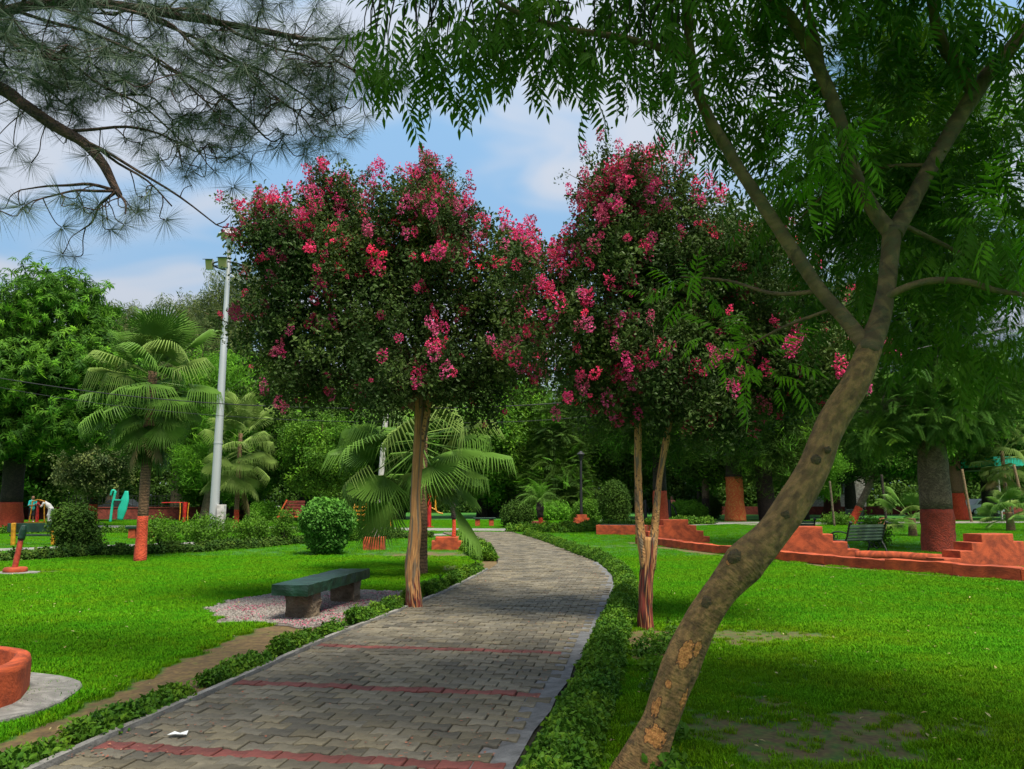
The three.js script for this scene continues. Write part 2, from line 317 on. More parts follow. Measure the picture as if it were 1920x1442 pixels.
// leaves (or blossom) scattered through lumpy lobes [x,y,z,rx,ry,rz]; one InstancedMesh per leaf shape
function scatter(parent, name, lobes, n, geos, mat, { seed = 1, size = 1, vary = 0.35, shell = 0.45, hang = 0, axis = 'y', tint = 0.25, lump = 0.3, warm = 0.0, keep } = {}) {
  const R = rng(seed), w = lobes.map((l) => Math.pow(l[3] * l[4] * l[5], 0.75)), tot = w.reduce((a, b) => a + b, 0), lists = geos.map(() => []);
  for (let i = 0; i < n; i++) {
    let k = 0, q = R() * tot; while (q > w[k] && k < w.length - 1) q -= w[k++];
    const l = lobes[k], d = rv(R), b = 1 + lump * noise3(d.x * 1.7 + k * 3.1 + seed, d.y * 1.7, d.z * 1.7) + lump * 0.6 * noise3(d.x * 4 + k, d.y * 4 + seed, d.z * 4), r = Math.pow(R(), shell) * b;
    const p = V(l[0] + d.x * r * l[3], l[1] + d.y * r * l[4], l[2] + d.z * r * l[5]);
    if (keep && !keep(p, r)) continue;
    const out = d.clone().multiplyScalar(0.8).add(rv(R).multiplyScalar(0.75)); out.y += 0.25 - hang; out.normalize();
    if (axis === 'z') { tmpQ.setFromUnitVectors(FWD, out); tmpQ2.setFromAxisAngle(FWD, (R() - 0.5) * 0.7); const e = new THREE.Euler(-Math.asin(clamp(out.y, -1, 1)), Math.atan2(out.x, out.z), 0, 'YXZ'); tmpQ.setFromEuler(e).multiply(tmpQ2); } else { tmpQ.setFromUnitVectors(UP, out); tmpQ.multiply(tmpQ2.setFromAxisAngle(UP, R() * 6.28)); }
    const s = size * (1 + (R() - 0.5) * 2 * vary);
    lists[i % geos.length].push([tmpM.compose(p, tmpQ, V(s, s, s)).toArray(), noise3(p.x * 0.9, p.y * 0.9 + seed, p.z * 0.9) * 0.6 + (R() - 0.5) * 0.8]);
  }
  const made = [];
  lists.forEach((list, g) => {
    if (!list.length) return;
    const m = new THREE.InstancedMesh(geos[g], mat, list.length), c = new THREE.Color(); m.name = name; m.userData.kind = 'stuff'; m.castShadow = m.receiveShadow = true;
    list.forEach(([mm, t], i) => { m.setMatrixAt(i, tmpM.fromArray(mm)); const k = 1 + t * tint * 1.4; c.setRGB(k * (1 + warm * t + t * tint * 0.5), k, k * (1 - t * tint * 0.4)); m.setColorAt(i, c); });
    parent.add(m); made.push(m);
  });
  return made;
}
// ---------------------------------------------------------------- ground, lawns, paths (d is the distance ahead of the camera, z = -d)
const line = (pts) => (d) => { if (d <= pts[0][1]) { const [a, b] = pts; return a[0] + (d - a[1]) * (b[0] - a[0]) / (b[1] - a[1]); } for (let i = 1; i < pts.length; i++) if (d <= pts[i][1]) { const a = pts[i - 1], b = pts[i], t = (d - a[1]) / (b[1] - a[1]); return lerp(a[0], b[0], t); } return pts[pts.length - 1][0]; };
const smoothLine = (pts) => { const f = line(pts); return (d) => (f(d - 0.7) + f(d) * 2 + f(d + 0.7)) / 4; };
const edgeL = smoothLine([[-2.95, 3], [-2.68, 4.89], [-2.56, 5.66], [-2.32, 6.89], [-2.05, 8.82], [-1.5, 11.21], [-1.01, 13.71], [-0.61, 16.49], [-0.3, 19.3], [-0.42, 21], [-0.85, 23.5], [-1.51, 27.9], [-2.1, 31.5], [-3.2, 36]]);
const edgeR = smoothLine([[-0.55, 3], [-0.1, 4.89], [0.12, 5.93], [0.43, 7.28], [0.79, 9.14], [1.2, 11.21], [1.71, 14.1], [1.95, 16.49], [2.01, 19.86], [1.69, 22.65], [1.0, 29.6], [0.0, 36.3]]);
const lawnEdge = smoothLine([[-3.5, 3], [-3.36, 5.32], [-3.36, 6.7], [-3.29, 8.82], [-3.0, 11.21], [-2.4, 12.2], [-1.75, 13.5], [-1.3, 15.5], [-0.95, 18], [-0.8, 20], [-1.2, 22.5]]);
const kerbLine = line([[10.7, 15.1], [10.12, 15.64], [9.34, 16.49], [8.52, 17.4], [7.73, 19.0], [6.9, 20.6], [6.1, 22.9], [5.3, 25.6], [4.7, 28.5]]);
const segDist = (x, d, pts) => { let m = 1e9; for (let i = 1; i < pts.length; i++) { const [ax, ad] = pts[i - 1], [bx, bd] = pts[i], t = clamp(((x - ax) * (bx - ax) + (d - ad) * (bd - ad)) / ((bx - ax) ** 2 + (bd - ad) ** 2), 0, 1); m = Math.min(m, Math.hypot(x - ax - t * (bx - ax), d - ad - t * (bd - ad))); } return m; };
const sideWalk = [[-1.0, 36.0], [-3.5, 34.6], [-6, 32.9], [-8.6, 31], [-11.8, 27.8], [-15.5, 25], [-22, 20.5]];
const crossWalk = [[-34, 46], [-16, 43.5], [-6, 41], [0, 40.2], [4.5, 42.5], [9, 47], [14, 51], [24, 51.5], [36, 53]];
const gravelAt = (x, d) => { const u = x + 2.75, v = d - 12.0, a = 0.15, p = u * Math.cos(a) + v * Math.sin(a), q = -u * Math.sin(a) + v * Math.cos(a); return 1 - Math.hypot(p / 1.75, q / 2.0) + 0.16 * fbm2(x * 1.3, d * 1.3, 3); };
const wear = (x, d) => { // bare or thin turf
  let w = 0; const L0 = edgeL(d), L1 = lawnEdge(d);
  if (d < 22 && x < L0 && x > L1 - 0.5) w = Math.max(w, smoothstep(x + 0.12 * noise2(x * 3, d * 2), L1 - 0.14, L1 + 0.16));
  const spot = (cx, cd, rx, rd, k) => k * clamp(1.25 - Math.hypot((x - cx) / rx, (d - cd) / rd) + 0.6 * fbm2(x * 1.1 + cx, d * 1.1, 4), 0, 1);
  w = Math.max(w, spot(2.0, 5.6, 1.9, 1.3, 0.75), spot(2.7, 9.3, 1.7, 0.9, 0.75), spot(1.5, 9.0, 0.6, 1.6, 0.95), spot(2.4, 7.4, 1.6, 1.3, 0.5), spot(-2.4, 22.6, 2.0, 1.5, 0.9), spot(-1.4, 18.2, 0.6, 2.2, 0.7), spot(4.2, 20.5, 1.2, 0.8, 0.5), spot(-11, 17.2, 1.4, 0.8, 0.8), spot(3.4, 26.5, 1.4, 0.5, 0.6));
  if (d > 14.8 && d < 29) { const k = kerbLine(d); w = Math.max(w, smoothstep(0.55 - Math.abs(x - k + 0.35) + 0.5 * fbm2(x, d, 3), 0, 0.5) * 0.9); }
  return w;
};
const onPave = (x, d, m = 0) => (d < 37 && x > edgeL(d) - m - 0.06 && x < edgeR(d) + m + 0.18) || segDist(x, d, sideWalk) < 0.8 + m || segDist(x, d, crossWalk) < 1.7 + m;
const bare = (x, d) => onPave(x, d, 0.02) || gravelAt(x, d) > 0;

{ // lawn: soil and turf colour, worn where feet wore it
  const S = 44, N = 2048, R = rng(5);
  const map = texture(N, (u, v) => {
    const x = (u - 0.5) * S, d = 2 + v * S, w = wear(x, d), f = R() * 0.3 + 0.85, n = fbm2(x * 0.8, d * 0.8, 4), n2 = fbm2(x * 6, d * 6, 3);
    let c = mix3(srgb(30, 78, 4), srgb(46, 106, 5), clamp(0.5 + n * 0.7 + n2 * 0.5, 0, 1));
    const soil = mix3(srgb(116, 92, 56), srgb(82, 66, 40), clamp(0.5 + n2, 0, 1));
    c = mix3(c, soil, smoothstep(w + n2 * 0.45 + n * 0.2, 0.2, 1.0));
    return c.map((k) => k * f);
  });
  map.wrapS = map.wrapT = THREE.ClampToEdgeWrapping; map.flipY = false;
  const g = new THREE.PlaneGeometry(S, S, 60, 60).rotateX(-Math.PI / 2).translate(0, 0, -(2 + S / 2));
  structure('lawn', g, std(lin(1, 1, 1), 1, { map }));
  const far = texture(512, (u, v) => { const n = tile3(u, v, 5, 5), f = 0.85 + grainR() * 0.3; return mix3(srgb(36, 92, 5), srgb(50, 116, 8), clamp(0.5 + n, 0, 1)).map((k) => k * f); }, true, 40);
  structure('ground', new THREE.PlaneGeometry(600, 600).rotateX(-Math.PI / 2).translate(0, -0.03, -100), std(lin(1, 1, 1), 1, { map: far }));
}
function ribbon(pts, w, y, name, mat) {
  const c = new THREE.CatmullRomCurve3(pts.map(([x, d]) => V(x, 0, -d)), false, 'centripetal'), l = [], r = [];
  for (let i = 0; i <= 50; i++) { const p = c.getPoint(i / 50), t = c.getTangent(i / 50), k = w * (1 + 0.03 * noise2(i * 0.7, w)); l.push([p.x - t.z * k, p.z + t.x * k]); r.push([p.x + t.z * k, p.z - t.x * k]); }
  return structure(name, sheet([...l, ...r.reverse()], y), mat);
}
ribbon(sideWalk, 0.75, 0.012, 'side_path', M.concrete);
ribbon(crossWalk, 1.6, 0.016, 'cross_path', M.concrete);
ribbon([[5.2, 57], [9, 56], [13, 54], [18, 54]], 2.6, 0.02, 'exercise_yard', M.concrete);
ribbon([[14, 47.5], [20, 49], [28, 51.5], [36, 57]], 0.9, 0.024, 'earth_path', M.sandpath);

{ // block paving: interlocking dumbbell pavers in rows across the path, every twelfth row red
  const path = thing('path', 'curving block paved path with red stripes across it', 'path'); path.userData.kind = 'structure'; delete path.userData.category;
  const ds = []; for (let d = 2.5; d <= 37; d += 0.5) ds.push(d);
  const baseOutline = [...ds.map((d) => [edgeL(d) - 0.03, -d]), ...ds.slice().reverse().map((d) => [edgeR(d) + 0.14, -d])];
  part(path, 'sand_bed', sheet(baseOutline, 0.02), M.joint);
  const kerb = [...ds.filter((d) => d < 18).map((d) => [edgeL(d) - 0.085, -d]), ...ds.filter((d) => d < 18).reverse().map((d) => [edgeL(d) - 0.03, -d])];
  part(path, 'kerb', metric(slab(kerb, -0.05, 0.075)), M.concrete);
  const cs = ds.filter((d) => d < 20); part(path, 'cement_fill', sheet([...cs.map((d) => [edgeR(d) - 0.13, -d]), ...cs.slice().reverse().map((d) => [edgeR(d) + 0.13 + 0.04 * noise2(d * 2, 1), -d])], 0.046), M.cement);
  const Lp = 0.2, Wp = 0.142, a = 0.011, gap = 0.0048, ang = 0.16, ru = [Math.cos(ang), Math.sin(ang)], rn = [Math.sin(ang), -Math.cos(ang)]; // [x, z]
  const f = (u) => { const k = Math.abs(((u % 1) + 1) % 1 - 0.5) * 2; return a * clamp((k - 0.5) * 5.5, -1, 1); };
  const outline = (cu, cv) => { const pts = [], us = [0, 0.16, 0.34, 0.66, 0.84, 1]; for (const s of [1, -1]) { const arr = s > 0 ? us : us.slice().reverse(); for (const u of arr) pts.push([cu + (u - 0.5) * (Lp - 2 * gap), cv + s * (Wp / 2 - gap + f(u))]); } return pts; };
  const toWorld = ([u, v]) => [u * ru[0] + v * rn[0], u * ru[1] + v * rn[1]];
  const clipLeft = (poly, d) => { // cut by the straight edge of the path there
    const A = [edgeL(d - 0.4), -(d - 0.4)], Bp = [edgeL(d + 0.4), -(d + 0.4)], side = (p) => (Bp[0] - A[0]) * (p[1] - A[1]) - (Bp[1] - A[1]) * (p[0] - A[0]), out = []; let cut = false;
    for (let i = 0; i < poly.length; i++) { const p = poly[i], q = poly[(i + 1) % poly.length], sp = side(p), sq = side(q); if (sp >= 0) out.push(p); else cut = true; if (sp * sq < 0) { const t = sp / (sp - sq); out.push([p[0] + (q[0] - p[0]) * t, p[1] + (q[1] - p[1]) * t]); } }
    return [out, cut];
  };
  const R = rng(21), whole = metric(slab(outline(0, 0).map(([u, v]) => [u, -v]), 0, 0.034, 0.0045));
  const tones = [], redTones = [];
  const mk = (r, g, b) => std(lin(r, g, b), 0.8, { map: concreteTex, bumpMap: concreteBump, bumpScale: 0.003 });
  for (let i = 0; i < 9; i++) { const k = 0.66 + i * 0.085, w = (i * 7) % 5 / 5 - 0.4; tones.push(mk(0.195 * k * (1 + 0.06 * w), 0.165 * k, 0.110 * k * (1 - 0.2 * w))); }
  for (let i = 0; i < 5; i++) { const k = 0.75 + i * 0.11; redTones.push(mk(0.26 * k, 0.068 * k, 0.052 * k)); }
  const colours = (m) => m.color;
  const rest = [], cand = [];
  for (let row = -6; row < 280; row++) for (let c = -60; c < 60; c++) {
    const cu = (c + (row % 2 ? 0.5 : 0)) * Lp, cv = row * Wp, [x, z] = toWorld([cu, cv]), d = -z;
    if (d < 3.2 || d > 36.6 || x < edgeL(d) - 0.1 || x > edgeR(d) - 0.02 + 0.05 * noise2(row * 0.9, 3)) continue;
    let poly = null, cut = false;
    if (x < edgeL(d) + 0.16) { [poly, cut] = clipLeft(outline(cu, cv).map(toWorld), d); if (poly.length < 3) continue; let area = 0; poly.forEach((p, i) => { const q = poly[(i + 1) % poly.length]; area += p[0] * q[1] - q[0] * p[1]; }); if (Math.abs(area) / 2 < 0.003) continue; }
    const red = ((row % 12) + 12) % 12 === 9 && d < 9.6, n = fbm2(x * 1.1, d * 1.1, 3) + 0.5 * fbm2(x * 0.35 + 9, d * 0.35, 2), list = red ? redTones : tones, mat = list[clamp(Math.floor((0.5 + n * 0.85 + (R() - 0.5) * 0.75) * list.length), 0, list.length - 1)];
    const y = 0.019 + R() * 0.008 + 0.008 * noise2(x * 1.5, d * 1.5), tx = (R() - 0.5) * 0.05, tz = (R() - 0.5) * 0.04;
    cand.push({ x, z, d, poly: cut ? poly : null, mat, y, tx, tz });
  }
  const inView = (p) => p.d > 4.75 && Math.abs(p.x) < 0.68 * p.d;
  const order = cand.filter(inView).sort((p, q) => p.d - q.d), single = new Set(order.slice(0, 300));
  for (const p of cand) {
    const g = p.poly ? metric(slab(p.poly.map(([x, z]) => [x - p.x, z - p.z]), 0, 0.034, 0.0045)) : whole;
    if (single.has(p)) { const m = part(path, 'paver', g, p.mat, p.x, p.y, p.z); m.rotation.set(p.tx, p.poly ? 0 : -ang, p.tz); }
    else {
      const q = g.clone(); if (!p.poly) q.rotateY(-ang); q.rotateX(p.tx).rotateZ(p.tz).translate(p.x, p.y, p.z); metric(q);
      const c = p.mat.color, col = new Float32Array(q.attributes.position.count * 3); for (let i = 0; i < col.length; i += 3) { col[i] = c.r; col[i + 1] = c.g; col[i + 2] = c.b; }
      q.setAttribute('color', new THREE.BufferAttribute(col, 3)); rest.push(q);
    }
  }
  const far = part(path, 'paving', mergeGeometries(rest.map((g) => (g.index ? g.toNonIndexed() : g))), std(lin(1, 1, 1), 0.8, { vertexColors: true, map: concreteTex, bumpMap: concreteBump, bumpScale: 0.003 })); far.userData.kind = 'stuff';
  tag(part(scene, 'scrap_of_paper', triangles([-0.06, 0, 0.02, 0, 0.012, 0.045, 0.01, 0.002, -0.02, 0, 0.012, 0.045, 0.07, 0.003, 0.02, 0.01, 0.002, -0.02, 0.01, 0.002, -0.02, 0.07, 0.003, 0.02, 0.06, 0.016, -0.03, -0.06, 0, 0.02, 0.01, 0.002, -0.02, -0.03, 0.01, -0.03]), M.white, -2.2, 0.068, -5.35), 'scrap of white litter lying on the near paving', 'litter');
}

// ---------------------------------------------------------------- gravel with fallen petals, turf blades
function speckle(name, label, category, n, geo, mat, place, tint = 0.3, seed = 3) {
  const R = rng(seed), list = []; let guard = 0;
  while (list.length < n && guard++ < n * 30) { const p = place(R); if (p) list.push(p); }
  const m = new THREE.InstancedMesh(geo, mat, list.length), c = new THREE.Color(); m.name = numbered(name); tag(m, label, category, null, 'stuff'); m.castShadow = m.receiveShadow = true;
  list.forEach((p, i) => { tmpM.compose(V(p[0], p[1], p[2]), tmpQ.setFromEuler(new THREE.Euler((R() - 0.5) * (p[5] ?? 0.4), R() * 6.28, (R() - 0.5) * (p[5] ?? 0.4))), V(p[3], p[3] * (p[6] ?? 1), p[3])); m.setMatrixAt(i, tmpM); const k = 1 + (R() - 0.5) * 2 * tint, w = p[4] ?? 0; c.setRGB(k * (1 + w), k, k * (1 - w * 0.3)); m.setColorAt(i, c); });
  scene.add(m); return m;
}
{
  const outline = []; for (let i = 0; i < 90; i++) { const a = (i / 90) * 6.2832; let r = 0.2; while (r < 3 && gravelAt(-2.75 + Math.cos(a) * r, 12 + Math.sin(a) * r) > 0) r += 0.03; outline.push([Math.min(-2.75 + Math.cos(a) * r, edgeL(12 + Math.sin(a) * r) - 0.1), -(12 + Math.sin(a) * r)]); }
  structure('gravel_bed', sheet(outline, 0.008), std(lin(0.19, 0.155, 0.135), 1, { map: concreteTex }));
  const onG = (R) => { const x = -5 + R() * 4.4, d = 9.5 + R() * 6; return gravelAt(x, d) > 0.02 && x < edgeL(d) - 0.1 ? [x, d] : null; };
  speckle('gravel', 'pale grey gravel patch round the green stone bench', 'gravel', 16000, new THREE.IcosahedronGeometry(0.011, 0), std(lin(0.21, 0.185, 0.165), 0.95), (R) => { const p = onG(R); return p && [p[0], 0.012, -p[1], 0.5 + R(), (R() - 0.5) * 0.1, 3]; }, 0.35, 4);
  const petal = triangles([-0.011, 0, 0, 0.002, 0.003, 0.010, 0.012, 0.001, 0, -0.011, 0, 0, 0.012, 0.001, 0, 0, 0.004, -0.011]);
  const petalMat = std(lin(0.33, 0.075, 0.12), 0.9);
  speckle('fallen_petals', 'fallen pink petals strewn round the green stone bench', 'petals', 3000, petal, petalMat, (R) => { const p = onG(R); if (!p) return null; const k = fbm2(p[0] * 1.2 + 5, p[1] * 1.2, 3) + 0.32 - 0.16 * Math.hypot(p[0] + 2.2, p[1] - 11.6); return k > R() * 0.5 - 0.05 ? [p[0], 0.022, -p[1], 0.7 + R() * 0.6, (R() - 0.5) * 0.2, 0.7] : null; }, 0.35, 6);
  speckle('path_litter', 'dry leaf bits and petals scattered on the paving', 'leaf litter', 1300, petal, std(lin(0.24, 0.10, 0.06), 0.9), (R) => { const d = 4.9 + Math.pow(R(), 1.5) * 20, k = R(), x = lerp(edgeL(d), edgeR(d), k); return Math.abs(k - 0.5) * 2 < R() * 0.9 ? null : [x, 0.068, -d, 0.4 + R() * 0.8, (R() - 0.5) * 0.5, 0.4]; }, 0.5, 7);
}
{
  const blade = (seed, n, h, r) => { const R = rng(seed), out = []; for (let i = 0; i < n; i++) { const a = R() * 6.28, q = Math.sqrt(R()) * r, x = Math.cos(a) * q, z = Math.sin(a) * q, hh = h * (0.55 + R() * 0.75), b = R() * 6.28, ll = 0.1 + R() * 0.7, lx = Math.cos(b) * hh * ll, lz = Math.sin(b) * hh * ll, wx = Math.sin(b) * 0.0024, wz = -Math.cos(b) * 0.0024; out.push(x - wx, -0.004, z - wz, x + wx, -0.004, z + wz, x + lx * 0.4 + wx * 0.8, hh * 0.65, z + lz * 0.4 + wz * 0.8, x - wx, -0.004, z - wz, x + lx * 0.4 + wx * 0.8, hh * 0.65, z + lz * 0.4 + wz * 0.8, x + lx * 0.4 - wx * 0.8, hh * 0.65, z + lz * 0.4 - wz * 0.8, x + lx * 0.4 - wx * 0.8, hh * 0.65, z + lz * 0.4 - wz * 0.8, x + lx * 0.4 + wx * 0.8, hh * 0.65, z + lz * 0.4 + wz * 0.8, x + lx, hh * 0.95, z + lz); } return triangles(out); };
  const near = blade(1, 15, 0.027, 0.036), mid = blade(3, 18, 0.03, 0.05), far = blade(2, 26, 0.04, 0.12);
  const place = (d0, d1, side) => (R) => {
    const d = Math.sqrt(lerp(d0 * d0, d1 * d1, R())), half = 0.69 * d + 0.6, x = (R() * 2 - 1) * half;
    if (bare(x, d) || (x < edgeL(d) && x > edgeL(d) - 0.32 && d < 21)) return null;
    const w = wear(x, d) + fbm2(x * 4, d * 4, 2) * 0.35; if (w > 0.1 + R() * 0.62) return null;
    const dry = clamp(wear(x, d) * 0.7 + fbm2(x * 0.5, d * 0.5, 3) * 0.35 + fbm2(x * 2.2, d * 2.2, 2) * 0.2, -0.2, 0.7) + (R() < 0.035 ? 0.8 : 0);
    return [x, 0.0, -d, (0.72 + R() * 0.45 + 0.2 * noise2(x * 0.7, d * 0.7)) * (R() < 0.04 ? 1.6 : 1), dry * 1.1, 0.2, 0.8 + R() * 0.5];
  };
  const gm = (k) => new THREE.MeshPhysicalMaterial({ color: lin(0.072 * k, 0.235 * k, 0.002 * k), roughness: 0.85, specularIntensity: 0.2, side: THREE.DoubleSide });
  const dryLeaf = triangles([-0.02, 0, 0, 0, 0.006, 0.008, 0.022, 0.002, 0, -0.02, 0, 0, 0.022, 0.002, 0, 0, 0.005, -0.009]);
  speckle('fallen_leaves', 'pale dry leaves lying about on the near lawns', 'fallen leaves', 420, dryLeaf, std(lin(0.34, 0.27, 0.12), 0.9), (R) => { const d = 4.8 + R() * 12, x = (R() * 2 - 1) * 0.68 * d; return onPave(x, d, 0.3) ? null : [x, 0.022 + R() * 0.008, -d, 0.6 + R() * 0.9, (R() - 0.5) * 0.3, 1.0]; }, 0.5, 34);
  speckle('grass', 'short mown grass on the near lawns', 'grass', 130000, near, gm(1), place(4.7, 11), 0.3, 31);
  speckle('grass', 'short mown grass on the middle lawns', 'grass', 190000, mid, gm(1), place(11, 22), 0.26, 32);
  speckle('grass', 'mown grass on the far lawns', 'grass', 90000, far, gm(1), place(22, 58), 0.2, 33);
}
// ---------------------------------------------------------------- hedges and shrubs
function hedge(name, label, pts, w, h, n, { mat = L.hedge, seed = 1, size = 1, gaps = 0, low = 0 } = {}) {
  const t = thing(name, label, 'hedge'), c = new THREE.CatmullRomCurve3(pts.map(([x, d]) => V(x, 0, -d)), false, 'centripetal'), R = rng(seed), lists = G.hedge.map(() => []);
  const stems = [];
  for (let i = 0; i < n; i++) {
    const s = R(), p = c.getPointAt(s), tt = c.getTangentAt(s), lumpy = 0.72 + 0.75 * fbm2(s * c.getLength() * 1.4 + seed, seed, 3);
    if (gaps && noise2(s * c.getLength() * 1.1, seed * 3) < gaps - 1) continue;
    const a = R() * Math.PI, q = Math.pow(R(), 0.35), off = Math.cos(a) * q * w * 0.5, hh = Math.sin(a) * q * h * lumpy * (low ? clamp((-p.z - 3.5) / low, 0.45, 1) : 1);
    const pos = V(p.x - tt.z * off, 0.02 + hh, p.z + tt.x * off), dir = V(-tt.z * Math.cos(a), Math.sin(a) + 0.3, tt.x * Math.cos(a)).add(rv(R).multiplyScalar(0.7)).normalize();
    tmpQ.setFromUnitVectors(UP, dir).multiply(tmpQ2.setFromAxisAngle(UP, R() * 6.28)); const k = size * (0.7 + R() * 0.6);
    lists[i % 2].push([tmpM.compose(pos, tmpQ, V(k, k, k)).toArray(), noise2(pos.x * 2, pos.z * 2) * 0.5 + (R() - 0.5)]);
    if (i % 40 === 0) stems.push(limb([[p.x - tt.z * off * 0.4, 0, p.z + tt.x * off * 0.4], [pos.x, hh * 0.5, pos.z], [pos.x, hh, pos.z]], [0.006, 0.005, 0.003], { rad: 4, seg: 3 }));
  }
  lists.forEach((list, g) => { const m = new THREE.InstancedMesh(G.hedge[g], mat, list.length), col = new THREE.Color(); m.name = 'foliage'; m.userData.kind = 'stuff'; m.castShadow = m.receiveShadow = true; list.forEach(([mm, v], i) => { m.setMatrixAt(i, tmpM.fromArray(mm)); const k = 1 + v * 0.55; col.setRGB(k * (1 + v * 0.4), k, k); m.setColorAt(i, col); }); t.add(m); });
  if (stems.length) part(t, 'stems', merge(stems), B.dark).userData.kind = 'stuff';
  return t;
}
const along = (f, off, d0, d1, st = 1) => { const o = []; for (let d = d0; d <= d1 + 0.01; d += st) o.push([f(d) + (typeof off === 'function' ? off(d) : off), d]); return o; };
hedge('border_hedge', 'patchy low hedge on the left verge of the paved path', along(edgeL, -0.22, 4.4, 17.4, 1), 0.26, 0.22, 6200, { seed: 3, gaps: 0.92, low: 7, size: 0.78 });
hedge('border_hedge', 'thick low hedge along the right verge of the paved path', along(edgeR, (d) => 0.34 + 0.1 * clamp((9 - d) / 5, 0, 1), 4.2, 35, 1), 0.33, 0.23, 17000, { seed: 4, size: 0.8 });
hedge('border_hedge', 'clipped hedge beside the orange plinth at the far bend', along(edgeL, -0.3, 20.2, 29, 1), 0.5, 0.42, 5200, { seed: 5, size: 1.2 });
hedge('border_hedge', 'dark low hedge closing the left lawn in front of the grey side path', [[-18, 16.6], [-12.9, 20.3], [-11.8, 22], [-10.1, 23.1], [-8.6, 25.4], [-7.4, 28.4], [-5.6, 30.6], [-3.4, 32.6]], 0.5, 0.24, 9000, { seed: 6, mat: L.deep, size: 1.5 });
hedge('border_hedge', 'low hedge bank round the small date palm beyond the bend', [[-0.2, 37.8], [1.2, 37.6], [2.2, 37], [3.4, 38.5], [6.5, 41]], 1.0, 0.4, 5000, { seed: 7, size: 1.9 });
hedge('border_hedge', 'ragged verge hedge before the far gravel paths on the right', [[7.6, 44.0], [10, 47.6], [12.5, 49.0]], 0.7, 0.4, 1800, { seed: 8, size: 2 });
hedge('border_hedge', 'row of low bushes behind the bench with yellow posts', [[-30, 35], [-22, 36], [-14, 37], [-9, 36.5], [-5, 36.2]], 0.7, 0.24, 2600, { seed: 9, size: 1.6 });

function bush(name, label, x, d, rx, ry, n, { mat = L.hedge, geos = G.broad, size = 0.6, seed = 1, y = 0, rz, stems = true, shell = 0.3, lump = 0.3, category = 'shrub' } = {}) {
  const t = thing(name, label, category, x, 0, -d);
  const lobes = Array.isArray(rx) ? rx : [[0, y || ry * 0.95, 0, rx, ry, rz ?? rx]];
  scatter(t, 'foliage', lobes, n, geos, mat, { seed, size, shell, lump, hang: 0 });
  if (stems) { const R = rng(seed + 50), l = []; for (let i = 0; i < 7; i++) { const a = i * 0.9 + R(), q = (Array.isArray(rx) ? rx[0][3] : rx) * 0.5; l.push(limb([[Math.cos(a) * 0.05, 0, Math.sin(a) * 0.05], [Math.cos(a) * q * 0.5, ry * 0.6, Math.sin(a) * q * 0.5], [Math.cos(a) * q, ry * 1.2, Math.sin(a) * q]], [0.02, 0.014, 0.006], { rad: 5, seg: 5 })); } part(t, 'stems', merge(l), B.dark); }
  return t;
}
{ // clipped bun of a shrub: foot narrower than the head
  const t = thing('topiary_shrub', 'round clipped bright green topiary shrub on the left lawn', 'shrub', -5.34, 0, -22.65);
  scatter(t, 'foliage', [[0, 0.98, 0, 0.69, 0.52, 0.69], [0, 0.56, 0, 0.5, 0.5, 0.5]], 5200, G.hedge, leafy(lin(0.085, 0.24, 0.025), 0.3, 0.25), { seed: 8, size: 1.75, shell: 0.12, lump: 0.1, tint: 0.3 });
  part(t, 'stem', limb([[0, 0, 0], [0.02, 0.3, 0], [0, 0.8, 0]], [0.05, 0.05, 0.04], { rad: 7 }), B.dark);
}
bush('flowering_shrub', 'dark bushy shrub behind the hedge left of the painted palm trunk', -12.6, 22.6, [[0, 0.75, 0, 0.5, 0.62, 0.45], [0.25, 0.4, 0, 0.42, 0.38, 0.4], [-0.3, 0.95, 0, 0.26, 0.3, 0.26]], 0.8, 900, { seed: 11, size: 0.75, mat: L.deep });
bush('flowering_shrub', 'loose rose shrub just right of the painted palm trunk', -11.9, 26.6, 0.6, 0.5, 170, { seed: 12, size: 0.7 });
bush('flowering_shrub', 'wide rose shrub in front of the foot of the tall lamp mast', -10.4, 26.9, 0.85, 0.5, 260, { seed: 13, size: 0.7 });
bush('flowering_shrub', 'rose shrub to the right of the lamp mast foot', -9.0, 27.4, 0.58, 0.52, 170, { seed: 14, size: 0.7 });
bush('flowering_shrub', 'thin upright rose shrub left of the round topiary', -7.9, 27.2, 0.38, 0.62, 120, { seed: 15, size: 0.7 });
bush('flowering_shrub', 'untidy shrub partly hidden behind the round topiary', -6.2, 29.5, 0.45, 0.5, 130, { seed: 16, size: 0.7 });
bush('clipped_bush', 'dark round bush beside the small date palm', 0.3, 43.5, 0.75, 0.62, 700, { seed: 17, size: 1.0, mat: L.deep, shell: 0.15, lump: 0.1 });
bush('clipped_bush', 'tall narrow clipped bush right of the dark lamp post', 6.2, 47.2, 0.75, 1.3, 1300, { seed: 18, size: 1.0, mat: L.deep, shell: 0.15, lump: 0.12 });
bush('clipped_bush', 'bright green low clipped bush by the exercise yard', 12.9, 58, 1.45, 0.62, 1100, { seed: 19, size: 1.1, mat: L.bright, shell: 0.15, lump: 0.1 });
bush('clipped_bush', 'dark ball bush left of the ochre barked trunk', 15.6, 62, 0.85, 0.85, 700, { seed: 20, size: 1.1, mat: L.deep, shell: 0.15, lump: 0.08 });
bush('clipped_bush', 'box of pale green hedge left of the far dark lamp post', 3.0, 58, 1.2, 0.6, 700, { seed: 21, size: 1.2, mat: L.bright, shell: 0.15, lump: 0.1 });
bush('clipped_bush', 'green bush to the right of the far dark lamp post', 5.0, 52, 0.8, 0.7, 700, { seed: 22, size: 1.1, shell: 0.2 });
bush('clipped_bush', 'small bright box hedge right of the distant fan palm', -17.2, 54, 0.9, 0.62, 500, { seed: 23, size: 1.1, mat: L.bright, shell: 0.15, lump: 0.08 });
